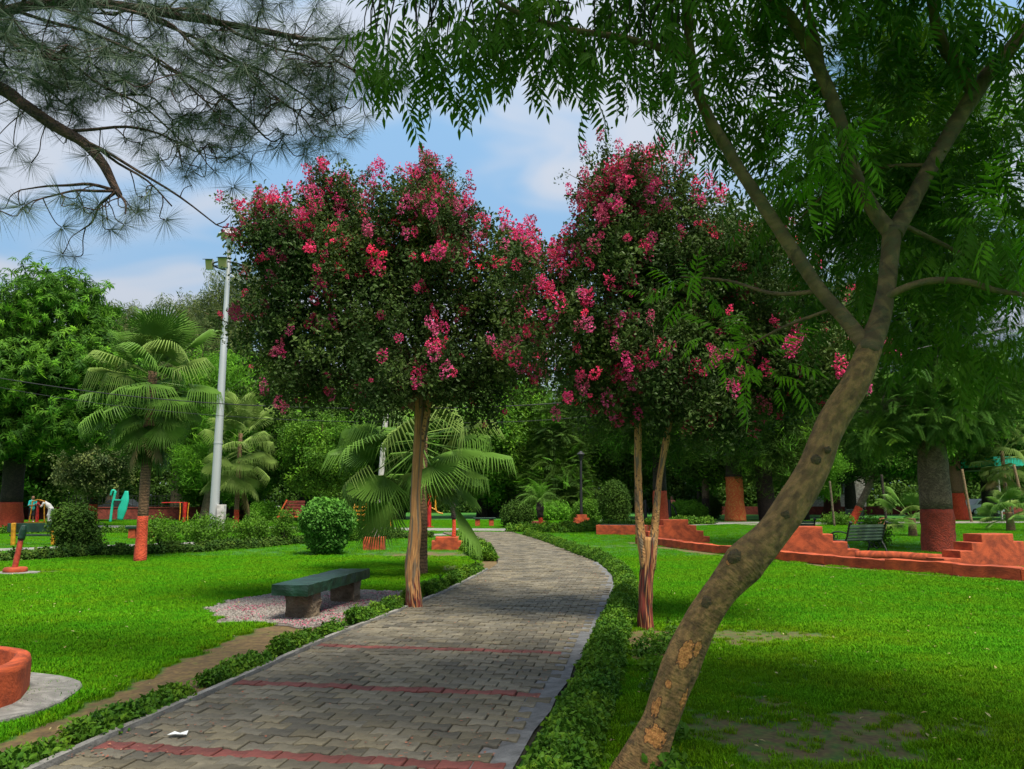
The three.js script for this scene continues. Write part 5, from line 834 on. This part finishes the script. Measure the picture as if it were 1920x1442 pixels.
{ // plinths at the bend
  stepped('lamp_plinth', 'orange square plinth under the white pole', -4.34, 24.8, 0.06, [0.33], 0.55, [0.4]);
  const p = thing('white_pole', 'white pole standing on the orange plinth behind the fan palm', 'pole', -4.3, 0.4, -24.8); part(p, 'shaft', limb([[0, 0, 0], [0.12, 2, 0], [0.28, 4.8, 0]], [0.1, 0.09, 0.075], { rad: 14 }), M.whitePaint); part(p, 'meter_box', box(0.2, 0.24, 0.14, -0.17, 0.25, 0.05, 0.01), M.stone); part(p, 'lamp_head', box(0.5, 0.1, 0.2, 0.45, 4.82, 0, 0.03), M.steel);
  const q = stepped('palm_plinth', 'two step orange plinth at the bend of the path', -2.05, 24.9, 0.05, [0.48, 0.36], 0.75, [0.28, 0.12]);
  const y = thing('young_palm', 'thin young palm with orange stem growing from the orange plinth', 'palm tree', -1.85, 0.39, -24.9), geos = [featherFrond(5), featherFrond(6)];
  part(y, 'painted_band', limb([[0, 0, 0], [0.01, 0.3, 0], [0, 0.55, 0]], [0.07, 0.06, 0.06], { rad: 9 }), B.orange); part(y, 'stem', limb([[0, 0.55, 0], [-0.03, 1.0, 0], [-0.05, 1.5, 0]], [0.07, 0.1, 0.07], { rad: 9, rough: 0.2, freq: 8 }), B.dark);
  for (let i = 0; i < 14; i++) { const f = part(y, 'frond', geos[i % 2], L.palm, -0.05, 1.5, 0); f.rotation.set(-degToRad(lerp(75, 0, i / 14)), i * 2.4, 0, 'YXZ'); f.scale.setScalar(0.75); }
}
{ // tall flood-light mast
  const t = thing('lamp_mast', 'tall galvanised flood light mast behind the rose shrubs', 'lamp mast', -10.75, 0, -28.2);
  part(t, 'pole', merge([limb([[0, 0, 0], [0.01, 4, 0], [0.02, 7.6, 0]], [0.17, 0.145, 0.12], { rad: 12, seg: 8 }), limb([[0.02, 7.55, 0], [0.02, 11.0, 0]], [0.1, 0.08], { rad: 12, seg: 4 }), new THREE.CylinderGeometry(0.125, 0.13, 0.1, 12).translate(0.02, 7.55, 0), new THREE.CylinderGeometry(0.158, 0.16, 0.05, 12).translate(0.01, 3.6, 0)]), M.steel);
  part(t, 'lightning_rod', cyl(0.012, 0.006, 0.7, 0.02, 11.7, 0, 6), M.iron);
  for (let k = 0; k < 4; k++) { const g = box(0.55, 0.03, 0.42, 0, 0, 0.33).rotateX(0.62); const m = part(t, 'shade_panel', g, M.steel, 0.02, 11.75, 0); m.rotation.y = k * Math.PI / 2 + 0.5; }
  part(t, 'head', merge([cyl(0.09, 0.17, 0.45, 0.02, 11.0, 0, 10), cyl(0.18, 0.14, 0.2, 0.02, 11.55, 0, 8)]), M.steel);
  const ring = new THREE.TorusGeometry(0.55, 0.03, 6, 26).rotateX(Math.PI / 2).translate(0.02, 10.3, 0); part(t, 'lamp_ring', merge([ring, box(1.1, 0.04, 0.04, 0.02, 10.3, 0), box(0.04, 0.04, 1.1, 0.02, 10.3, 0)]), M.iron);
  const lampFace = std(lin(0.5, 0.42, 0.2), 0.3);
  for (const [a, px] of [[Math.PI, 1], [Math.PI * 0.5, 0.35], [0, 1]]) { const f = part(t, 'flood_lamp', box(0.34, 0.4, 0.1, 0, 0, 0, 0.02), M.steel, 0.02 + Math.cos(a) * 0.7, 10.2 + (a === Math.PI ? 0.15 : 0.05), Math.sin(a) * 0.55); f.rotation.set(0.35, -a * 0.25 + 0.5, 0); const l = part(f, 'lamp_glass', box(0.28, 0.32, 0.02, 0, 0, 0.055), lampFace); part(f, 'visor', box(0.34, 0.02, 0.16, 0, 0.21, 0.1), M.iron); }
  part(t, 'cable', merge([limb([[-0.7, 9.9, 0], [-0.62, 9.4, 0], [-0.4, 9.35, 0], [-0.3, 9.9, 0], [-0.1, 10.1, 0]], [0.012, 0.012, 0.012, 0.012, 0.012], { rad: 5 }), limb([[0.1, 10, 0], [0.5, 9.75, 0], [0.8, 10.0, 0]], [0.01, 0.01, 0.01], { rad: 5 })]), M.steel);
  part(t, 'control_box', box(0.26, 0.95, 0.24, 0.3, 0.9, 0.1, 0.015), M.whitePaint);
}
{ const t = thing('lamp_post', 'slim dark lamp post standing on the small stepped orange base', 'lamp post', 4.3, 0.59, -48.5); part(t, 'shaft', limb([[0, 0, 0], [0, 1.4, 0], [0.02, 3.4, 0]], [0.1, 0.085, 0.07], { rad: 10 }), M.black); part(t, 'lantern', merge([cyl(0.1, 0.2, 0.35, 0.02, 3.4, 0, 8), cyl(0.26, 0.05, 0.2, 0.02, 3.75, 0, 8)]), M.black); }
function ironBench(label, x, d, turn) {
  const t = thing('iron_bench', label, 'bench', x, 0, -d, turn); // faces -z, backrest at +z
  for (let i = 0; i < 5; i++) part(t, 'slat', box(1.42, 0.075, 0.025, 0, 0, 0, 0.006), M.slatGreen, 0, 0.47 + i * 0.088, 0.06 + i * 0.028);
  for (let i = 0; i < 5; i++) part(t, 'slat', box(1.42, 0.025, 0.07, 0, 0, 0, 0.006), M.slatGreen, 0, 0.415, -0.02 - i * 0.085);
  for (const s of [-0.7, 0.7]) {
    const arc = (pts, r) => limb(pts.map(([z, y]) => [s, y, z]), r.length ? r : [r, r, r], { rad: 7, seg: 16 });
    part(t, 'side_frame', merge([arc([[0.24, 0.92], [0.2, 0.86], [0.1, 0.55], [0.04, 0.4], [0.16, 0.18], [0.2, 0.0]], [0.035, 0.026, 0.024, 0.026, 0.024, 0.03]), arc([[0.04, 0.4], [-0.2, 0.39], [-0.42, 0.41], [-0.4, 0.25], [-0.5, 0.0]], [0.024, 0.022, 0.026, 0.022, 0.028]), arc([[0.12, 0.62], [-0.1, 0.66], [-0.36, 0.64], [-0.46, 0.58], [-0.42, 0.5], [-0.34, 0.54]], [0.022, 0.02, 0.024, 0.022, 0.018, 0.012]), arc([[-0.4, 0.6], [-0.38, 0.5], [-0.42, 0.41]], [0.016, 0.018, 0.016]), new THREE.TorusGeometry(0.1, 0.016, 6, 18).rotateY(Math.PI / 2).translate(s, 0.27, -0.14), new THREE.TorusGeometry(0.07, 0.014, 6, 16).rotateY(Math.PI / 2).translate(s, 0.26, 0.06), new THREE.TorusGeometry(0.065, 0.014, 6, 16).rotateY(Math.PI / 2).translate(s, 0.25, -0.32), new THREE.TorusGeometry(0.06, 0.013, 6, 14).rotateY(Math.PI / 2).translate(s, 0.52, -0.3), new THREE.SphereGeometry(0.05, 10, 8).translate(s, 0.92, 0.25)]), M.iron);
  }
  return t;
}
ironBench('cast iron bench with green slats behind the right lawn kerb', 10.0, 22.4, 0.42);
ironBench('cast iron bench whose top shows over the middle stepped wall', 9.35, 26.2, -0.2);
ironBench('far cast iron bench behind the bright orange leaning trunk', 23.6, 54, 0.1);
{ // small far slab benches
  const t = thing('slab_bench', 'small green slab bench behind the painted palm trunk', 'bench', -14.8, 0, -31.5, 0.05); part(t, 'slab', box(1.3, 0.1, 0.4, 0, 0.45, 0, 0.02), M.benchGreen); for (const x of [-0.4, 0.4]) part(t, 'leg', box(0.28, 0.4, 0.3, x, 0.2, 0, 0.02), M.orange);
  copyOf(t, 'low green slab bench beyond the bend behind the fan palm', -1.6, 0, -45.5, 0.02);
}
{ // overhead cable across the park
  const pts = [[-14, 4.65], [-9.45, 3.80], [-6.5, 3.42], [-3, 3.25], [0.9, 3.35], [5, 3.85], [9, 4.7], [12, 5.5]].map(([x, y]) => [x, y, -14.2]);
  const t = thing('overhead_cable', 'thin black cable strung across the view in front of the palms', 'cable'); part(t, 'strand', limb(pts, new Array(8).fill(0.009), { rad: 5, seg: 60 }), M.black); part(t, 'strand', limb(pts.map(([x, y, z]) => [x, y - 0.14 - 0.05 * Math.sin(x), z - 1.2]), new Array(8).fill(0.005), { rad: 4, seg: 60 }), M.black);
}

// ---------------------------------------------------------------- far furniture: exercisers, pavilion, walls, cars
const pipe = (pts, r) => limb(pts, pts.map(() => r), { rad: 8, seg: pts.length * 5 });
{
  const t = thing('exercise_machine', 'yellow and red exercise machine between the two people', 'exercise machine', -31.2, 0, -51.4);
  part(t, 'frame', merge([pipe([[-0.5, 0.08, 0], [-0.42, 0.9, 0], [-0.4, 1.45, 0]], 0.04), pipe([[0.5, 0.08, 0], [0.42, 0.9, 0], [0.4, 1.45, 0]], 0.04), pipe([[-0.4, 1.4, 0], [0, 1.5, 0], [0.4, 1.4, 0]], 0.04), box(1.3, 0.08, 0.7, 0, 0.04, 0)]), M.yellow);
  part(t, 'column', merge([cyl(0.11, 0.08, 1.3, 0, 0.08, 0), pipe([[-0.3, 1.1, 0.1], [0, 1.25, 0.1], [0.3, 1.1, 0.1]], 0.03)]), M.red);
  const u = thing('exercise_machine', 'red and yellow standing exerciser right of the painted palm trunk', 'exercise machine', -22.2, 0, -53);
  part(u, 'column', merge([cyl(0.1, 0.16, 1.35, 0, 0, 0), pipe([[-1.6, 1.3, 0], [-0.6, 1.32, 0], [0, 1.3, 0]], 0.035)]), M.red); part(u, 'handles', merge([pipe([[-0.28, 0.1, 0.1], [-0.26, 0.7, 0.1], [-0.3, 1.3, 0.1]], 0.035), pipe([[0.28, 0.1, 0.1], [0.26, 0.7, 0.1], [0.3, 1.3, 0.1]], 0.035)]), M.yellow);
  const v = thing('exercise_machine', 'yellow legged exerciser with long bar left of the painted palm', 'exercise machine', -29.5, 0, -55); part(v, 'legs', merge([pipe([[-0.3, 0, 0], [-0.22, 0.7, 0], [-0.2, 1.2, 0]], 0.06), pipe([[0.3, 0, 0], [0.22, 0.7, 0], [0.2, 1.2, 0]], 0.06)]), M.yellow); part(v, 'bar', pipe([[-1.3, 1.25, 0], [0, 1.28, 0], [1.3, 1.25, 0]], 0.035), B.tan); part(v, 'hub', merge([cyl(0.2, 0.26, 0.5, 0, 1.15, 0), new THREE.SphereGeometry(0.2, 12, 8).translate(0, 1.75, 0)]), M.maroon);
  const w = thing('exercise_machine', 'red post exerciser with yellow arms under the spreading fan palm', 'exercise machine', -4.6, 0, -43.5); part(w, 'column', merge([cyl(0.12, 0.1, 2.0, 0, 0, 0), box(0.5, 0.06, 0.4, 0, 0.03, 0)]), M.red); part(w, 'arms', merge([pipe([[-0.7, 0.8, 0], [-0.35, 1.0, 0], [-0.35, 1.9, 0]], 0.045), pipe([[0.75, 0.75, 0], [0.4, 0.9, 0], [0.35, 1.9, 0]], 0.045), pipe([[-0.35, 1.0, 0], [0, 1.1, 0], [0.4, 0.95, 0]], 0.04)]), M.yellow);
  const s = thing('swing_seat', 'orange slatted swing seat far behind the second fan palm', 'seat', -14.9, 0, -52); for (let i = 0; i < 5; i++) part(s, 'slat', box(1.3, 0.14, 0.05, 0.4, 0.62 + i * 0.19, -0.02 - i * 0.04), M.maroon); part(s, 'arm', pipe([[-0.6, 0.3, 0.3], [-0.4, 0.8, 0.2], [-0.1, 1.5, 0]], 0.06), M.brightOrange); part(s, 'foot', merge([cyl(0.16, 0.14, 0.35, -0.4, 0, 0.2), box(1.6, 0.1, 0.7, 0.3, 0.4, 0.3, 0.02)]), M.brightOrange);
  const c = thing('garden_chair', 'yellow metal chair seen under the fan palm fronds', 'chair', -8.2, 0, -42); const chairGeo = [pipe([[-0.3, 0, 0.3], [-0.3, 0.5, 0.28], [-0.32, 1.3, -0.3]], 0.035), pipe([[0.3, 0, 0.3], [0.3, 0.5, 0.28], [0.32, 1.3, -0.3]], 0.035)]; part(c, 'frame', merge(chairGeo), M.yellow); part(c, 'seat', box(0.66, 0.05, 0.55, 0, 0.45, 0.0, 0.01), M.yellow); for (let i = 0; i < 3; i++) part(c, 'slat', box(0.62, 0.1, 0.03, 0, 0.75 + i * 0.2, -0.05 - i * 0.08), M.yellow); for (const x of [-0.3, 0.3]) part(c, 'leg', pipe([[x, 0, -0.25], [x, 0.2, -0.25], [x, 0.45, -0.2]], 0.03), M.yellow);
  copyOf(c, 'second yellow metal chair nearer the white pole', -6.6, 0, -40.5, 0.3);
  const b = thing('exercise_machine', 'black exercise stepper in the far grey yard', 'exercise machine', 11.3, 0, -56); part(b, 'column', merge([cyl(0.14, 0.1, 1.5, 0, 0, 0), box(0.8, 0.08, 0.8, 0, 0.04, 0)]), M.black); part(b, 'arms', merge([pipe([[-0.5, 0.5, 0], [-0.3, 1.2, 0], [0, 1.4, 0]], 0.05), pipe([[0.5, 0.4, 0], [0.3, 1.0, 0], [0, 1.3, 0]], 0.05)]), M.black);
  copyOf(b, 'black exercise stepper further left in the grey yard', 9.9, 0, -58, 0.8);
  const sl = thing('play_slide', 'teal green play slide left of the painted palm trunk', 'slide', -26.9, 0, -53.5); part(sl, 'chute', limb([[0.1, 0.15, 0], [0.2, 0.8, 0], [0.35, 1.5, 0], [0.42, 2.1, 0]], [0.2, 0.32, 0.28, 0.12], { rad: 10 }).scale(1, 1, 0.4), M.teal); part(sl, 'ladder', merge([pipe([[-0.55, 0, 0], [-0.5, 1, 0], [-0.35, 2.1, 0]], 0.09), pipe([[-0.35, 2.1, 0], [-0.5, 2.15, 0.1], [-0.62, 1.8, 0.1]], 0.07)]), M.teal); part(sl, 'platform', box(0.5, 0.08, 0.6, -0.1, 1.5, -0.1), M.teal);
  const st = thing('stone_marker', 'tapered rough stone marker left of the lamp mast', 'stone', -21.6, 0, -56); const g = new THREE.CylinderGeometry(0.42, 0.78, 2.4, 6, 6).translate(0, 1.2, 0); part(st, 'block', metric(g), M.stone); part(st, 'cap', new THREE.ConeGeometry(0.5, 0.35, 6).translate(0, 2.57, 0), M.stone);
  const pot = thing('clay_urn', 'clay urn on the lawn behind the young fan palm', 'urn', 18.2, 0, -38.5); part(pot, 'body', new THREE.LatheGeometry([[0.12, 0], [0.19, 0.2], [0.2, 0.4], [0.14, 0.6], [0.1, 0.66], [0.13, 0.7]].map(([x, y]) => new THREE.Vector2(x, y)), 16), std(lin(0.3, 0.12, 0.05), 0.9));
}
{ // boundary wall with railing, grey stone wall
  const w = thing('boundary_wall', 'low dark red boundary wall behind the exercisers', 'wall', -31, 0, -61); part(w, 'wall', box(44, 0.85, 0.3, 0, 0.42, 0), M.maroon); part(w, 'coping', box(44, 0.08, 0.4, 0, 0.9, 0), M.maroon);
  const r = thing('railing', 'black railing above the dark red boundary wall', 'railing', -31, 0.94, -61); part(r, 'rail', merge([box(44, 0.04, 0.04, 0, 0.1, 0), box(44, 0.04, 0.04, 0, 0.85, 0)]), M.black); const bars = []; for (let i = 0; i < 150; i++) bars.push(box(0.025, 0.9, 0.025, -21.9 + i * 0.294, 0.45, 0)); part(r, 'bars', merge(bars), M.black).userData.kind = 'stuff';
  const g = thing('stone_wall', 'grey rough stone wall right of the spreading fan palm', 'wall', 0.2, 0, -68); part(g, 'wall', box(4.6, 2.6, 0.5, 0, 1.3, 0), M.greyStone); const l = []; for (let i = 0; i < 12; i++) l.push(box(4.62, 0.05, 0.08, 0, 0.15 + i * 0.21, 0.26)); part(g, 'courses', merge(l), M.greyStone).userData.kind = 'stuff';
  const b = thing('white_building', 'white building glimpsed behind the dark trunks on the right', 'building', 33.5, 0, -84); part(b, 'wall', box(7, 4.6, 5, 0, 2.3, 0), M.whitePaint); part(b, 'roof', box(7.6, 0.25, 5.6, 0, 4.72, 0), M.concrete); for (const x of [-1.6, 1.6]) { const f = part(b, 'window', box(1.2, 1.4, 0.08, x, 2.7, 2.52), M.stone); part(f, 'pane', box(1.0, 1.2, 0.04, x, 2.7, 2.57), M.glass); } part(b, 'door', box(1.1, 2.1, 0.08, 0, 1.05, 2.52), M.steel);
  const p = thing('pavilion', 'open pavilion with teal green sheet roof at the right edge', 'pavilion', 40.8, 0, -61); const roof = box(9.4, 0.7, 6, 0, 0, 0).rotateX(0.0); part(p, 'roof', roof, M.teal, 0, 4.35, 0); part(p, 'fascia', box(9.2, 0.18, 5.8, 0, 3.88, 0), M.iron); for (const [x, z] of [[-4.3, 2.7], [-1.4, 2.7], [1.5, 2.7], [4.3, 2.7], [-4.3, -2.7], [0, -2.7], [4.3, -2.7]]) part(p, 'post', cyl(0.08, 0.08, 3.8, x, 0, z, 8), M.whitePaint);
  const wall2 = thing('boundary_wall', 'low dark wall far behind the right lawn', 'wall', 36, 0, -78); part(wall2, 'wall', box(40, 0.8, 0.3, 0, 0.4, 0), M.maroon);
}
{ // thin props and posts
  const mk = (label, x, d, h, lean, r, mat) => { const t = thing('garden_post', label, 'post', x, 0, -d); part(t, 'shaft', limb([[0, 0, 0], [lean * 0.5, h / 2, 0], [lean, h, 0]], [r, r * 0.95, r * 0.9], { rad: 8 }), mat); return t; };
  mk('thin brown post right of the dark flared trunk', 18.6, 45.2, 2.6, -0.12, 0.07, B.grey); mk('dark post left of the young fan palm', 22.0, 46, 3.0, -0.1, 0.08, B.dark); mk('pale slanting post right of the ringed orange foot', 31.4, 53.5, 3.6, -0.35, 0.09, B.tan); mk('thin dark post further right of the slanting post', 31.8, 50, 2.6, -0.05, 0.05, B.dark); mk('pale prop leaning before the pavilion', 35.2, 53.5, 3.9, -0.55, 0.1, B.tan); mk('white marker pole behind the far clipped hedges', 3.5, 66, 3.0, 0.05, 0.08, M.white);
  const sw = thing('pergola_frame', 'pale metal frame beyond the dark lamp post', 'frame', 6.6, 0, -70); part(sw, 'bars', merge([-1.5, -0.9, -0.3, 0.3, 0.9, 1.5].map((x) => cyl(0.05, 0.05, 2.4, x, 0, 0, 6)).concat([box(3.2, 0.08, 0.08, 0, 2.4, 0), box(3.2, 0.08, 0.08, 0, 1.2, 0)])), M.concrete);
}
function car(label, x, d, turn, paint) {
  const t = thing('parked_car', label, 'car', x, 0, -d, turn); const s = new THREE.Shape(); [[-2, 0.35], [-2, 0.8], [-1.9, 0.95], [-1.2, 1.0], [-0.7, 1.45], [0.6, 1.48], [1.25, 1.0], [1.9, 0.9], [2.05, 0.65], [2.05, 0.35]].forEach(([a, b], i) => (i ? s.lineTo(a, b) : s.moveTo(a, b)));
  part(t, 'body', metric(new THREE.ExtrudeGeometry(s, { depth: 1.5, bevelEnabled: true, bevelSize: 0.06, bevelThickness: 0.08, bevelSegments: 2 }).translate(0, 0, -0.75)), paint);
  for (const z of [0.84, -0.84]) { const w = new THREE.Shape(); [[-1.0, 1.02], [-0.62, 1.38], [0.5, 1.4], [1.0, 1.02]].forEach(([a, b], i) => (i ? w.lineTo(a, b) : w.moveTo(a, b))); part(t, 'side_window', new THREE.ExtrudeGeometry(w, { depth: 0.02, bevelEnabled: false }).translate(0, 0, z - 0.01), M.glass); for (const x2 of [-1.25, 1.3]) { const wh = part(t, 'wheel', new THREE.CylinderGeometry(0.32, 0.32, 0.2, 18).rotateX(Math.PI / 2), M.black, x2, 0.32, z * 0.95); part(wh, 'rim', new THREE.CylinderGeometry(0.19, 0.19, 0.22, 12).rotateX(Math.PI / 2), M.steel); } }
  return t;
}
car('white car parked beyond the wall left of the slim tan trunk', -21.8, 66, 0.1, M.white); car('white car parked far right beyond the posts', 45.5, 76, 0.2, M.white); car('dark car parked behind the lamp mast foot', -33, 66, 0, M.glass);

// ---------------------------------------------------------------- people
function person(label, x, d, turn, J, colours, y = 0) { // J: bones [ax,ay,az, bx,by,bz, ra, rb, colour]
  const res = 62, half = 1.0, mc = new MarchingCubes(res, M.white, false, false, 60000); mc.isolation = 0;
  const dist = (px, py, pz, b) => { const [ax, ay, az, bx, by, bz, ra, rb] = b, ux = bx - ax, uy = by - ay, uz = bz - az, t = clamp(((px - ax) * ux + (py - ay) * uy + (pz - az) * uz) / (ux * ux + uy * uy + uz * uz + 1e-9), 0, 1); return Math.hypot(px - ax - ux * t, py - ay - uy * t, pz - az - uz * t) - lerp(ra, rb, t); };
  const k = 0.03;
  for (let iz = 0; iz < res; iz++) for (let iy = 0; iy < res; iy++) for (let ix = 0; ix < res; ix++) { const px = (ix - res / 2) / (res / 2) * half, py = (iy - res / 2) / (res / 2) * half + 0.92, pz = (iz - res / 2) / (res / 2) * half; let s = 0; for (const b of J) s += Math.exp(-dist(px, py, pz, b) / k); mc.field[ix + iy * res + iz * res * res] = k * Math.log(s + 1e-30); }
  mc.update(); const n = mc.count, pos = new Float32Array(n * 3), nor = new Float32Array(n * 3), col = new Float32Array(n * 3);
  for (let i = 0; i < n; i++) { const px = mc.positionArray[i * 3] * half, py = mc.positionArray[i * 3 + 1] * half + 0.92, pz = mc.positionArray[i * 3 + 2] * half; pos.set([px, py, pz], i * 3); nor.set([mc.normalArray[i * 3], mc.normalArray[i * 3 + 1], mc.normalArray[i * 3 + 2]], i * 3); let m = 1e9, c = 0; for (const b of J) { const e = dist(px, py, pz, b); if (e < m) { m = e; c = b[8]; } } col.set(colours[c], i * 3); }
  const g = new THREE.BufferGeometry(); g.setAttribute('position', new THREE.BufferAttribute(pos, 3)); g.setAttribute('color', new THREE.BufferAttribute(col, 3)); g.computeVertexNormals();
  const t = thing('person', label, 'person', x, y, -d, turn); part(t, 'body', g, std(lin(1, 1, 1), 0.9, { vertexColors: true }));
  const h = J.find((b) => b[8] === 'head'); const hair = new THREE.SphereGeometry(h[7] * 1.08, 14, 10, 0, 6.283, 0, 1.75); part(t, 'hair', hair, std(lin(0.015, 0.012, 0.01), 0.7), (h[0] + h[3]) / 2, (h[1] + h[4]) / 2 + 0.035, (h[2] + h[5]) / 2 - 0.02); return t;
}
const skin = [0.22, 0.11, 0.06];
const standing = (armL, armR) => [[0, 0.92, 0, 0, 1.15, 0, 0.13, 0.135, 'shirt'], [0, 1.15, 0, 0, 1.38, 0, 0.135, 0.11, 'shirt'], [-0.13, 1.4, 0, 0.13, 1.4, 0, 0.075, 0.075, 'shirt'], [0, 1.45, 0, 0, 1.54, 0.01, 0.05, 0.048, 'skin'], [0, 1.6, 0.01, 0, 1.67, 0.02, 0.085, 0.09, 'head'], [0, 1.6, 0.09, 0, 1.62, 0.11, 0.02, 0.015, 'skin'], ...[-1, 1].flatMap((s) => [[s * 0.085, 0.9, 0, s * 0.1, 0.5, 0.02, 0.1, 0.065, 'shorts'], [s * 0.1, 0.5, 0.02, s * 0.11, 0.1, 0, 0.058, 0.042, 'leg'], [s * 0.11, 0.05, -0.02, s * 0.12, 0.045, 0.15, 0.042, 0.036, 'shoe']]), ...armL, ...armR];
const arm = (s, e, h) => [[s * 0.19, 1.39, 0, ...e, 0.058, 0.045, 'shirt'], [...e, ...h, 0.042, 0.03, 'skin'], [...h, h[0], h[1] - 0.02, h[2] + 0.09, 0.034, 0.022, 'skin'], [...h, h[0] + s * 0.03, h[1] + 0.02, h[2] + 0.05, 0.016, 0.012, 'skin']];
person('person in teal shirt and dark shorts standing at the exercise machine', -31.95, 52, 0.9, standing(arm(-1, [-0.26, 1.14, 0.12], [-0.18, 1.12, 0.34]), arm(1, [0.26, 1.14, 0.12], [0.18, 1.15, 0.34])), { shirt: [0.01, 0.36, 0.34], shorts: [0.012, 0.014, 0.02], leg: skin, shoe: [0.6, 0.6, 0.6], skin, head: skin });
person('person dressed in white bending over the exercise machine', -30.55, 51.6, -1.45, [[0, 0.92, -0.1, 0, 1.12, 0.08, 0.15, 0.15, 'shirt'], [0, 1.12, 0.08, 0, 1.3, 0.3, 0.15, 0.12, 'shirt'], [-0.14, 1.3, 0.32, 0.14, 1.3, 0.32, 0.075, 0.075, 'shirt'], [0, 1.32, 0.36, 0, 1.35, 0.44, 0.05, 0.048, 'skin'], [0, 1.36, 0.5, 0, 1.4, 0.53, 0.085, 0.09, 'head'], ...[-1, 1].flatMap((s) => [[s * 0.09, 0.9, -0.1, s * 0.12, 0.5, -0.02, 0.12, 0.09, 'shorts'], [s * 0.12, 0.5, -0.02, s * 0.13, 0.1, -0.08, 0.085, 0.07, 'leg'], [s * 0.13, 0.05, -0.1, s * 0.13, 0.045, 0.08, 0.042, 0.036, 'shoe'], [s * 0.2, 1.28, 0.3, s * 0.24, 1.08, 0.42, 0.06, 0.05, 'shirt'], [s * 0.24, 1.08, 0.42, s * 0.16, 1.12, 0.66, 0.045, 0.03, 'skin'], [s * 0.16, 1.12, 0.66, s * 0.15, 1.1, 0.74, 0.034, 0.022, 'skin']])], { shirt: [0.62, 0.6, 0.58], shorts: [0.62, 0.61, 0.6], leg: [0.62, 0.61, 0.6], shoe: [0.1, 0.08, 0.06], skin, head: skin });
person('person in pale blue shirt far behind the second fan palm', -21.9, 59, 0.6, standing(arm(-1, [-0.26, 1.14, 0.1], [-0.2, 1.0, 0.3]), arm(1, [0.26, 1.14, 0.0], [0.24, 0.9, 0.12])), { shirt: [0.35, 0.5, 0.6], shorts: [0.05, 0.05, 0.08], leg: [0.05, 0.05, 0.08], shoe: [0.05, 0.04, 0.04], skin, head: skin });
person('person in salmon top in the far grey yard', 12.0, 58.5, -0.4, standing(arm(-1, [-0.26, 1.14, 0.1], [-0.2, 1.0, 0.3]), arm(1, [0.26, 1.14, 0.0], [0.24, 0.9, 0.12])), { shirt: [0.62, 0.2, 0.12], shorts: [0.03, 0.03, 0.04], leg: [0.03, 0.03, 0.04], shoe: [0.3, 0.3, 0.3], skin, head: skin });

// ---------------------------------------------------------------- members of a kind share a group
const groups = { crape_myrtle: 'crape myrtles along the path', shade_tree: 'shade trees of the park', gum_tree: 'gum trees on the skyline', old_tree: 'old trees on the far right lawn', fan_palm: 'fan palms of the park', flowering_shrub: 'shrubs behind the left lawn', clipped_bush: 'clipped bushes beyond the bend', border_hedge: 'low hedges along the paths', iron_bench: 'cast iron benches', slab_bench: 'small slab benches', stepped_wall: 'stepped walls on the lawn kerb', planting_box: 'orange planting boxes', exercise_machine: 'outdoor exercise machines', garden_chair: 'yellow garden chairs', garden_post: 'thin posts and props', parked_car: 'cars parked outside the park', person: 'people in the park', boundary_wall: 'boundary walls', sapling: 'young plants at the verge' };
for (const o of scene.children) { const k = o.name.replace(/_\d{3}$/, ''); if (groups[k] && !o.userData.group) o.userData.group = groups[k]; }

renderer.render(scene, camera);
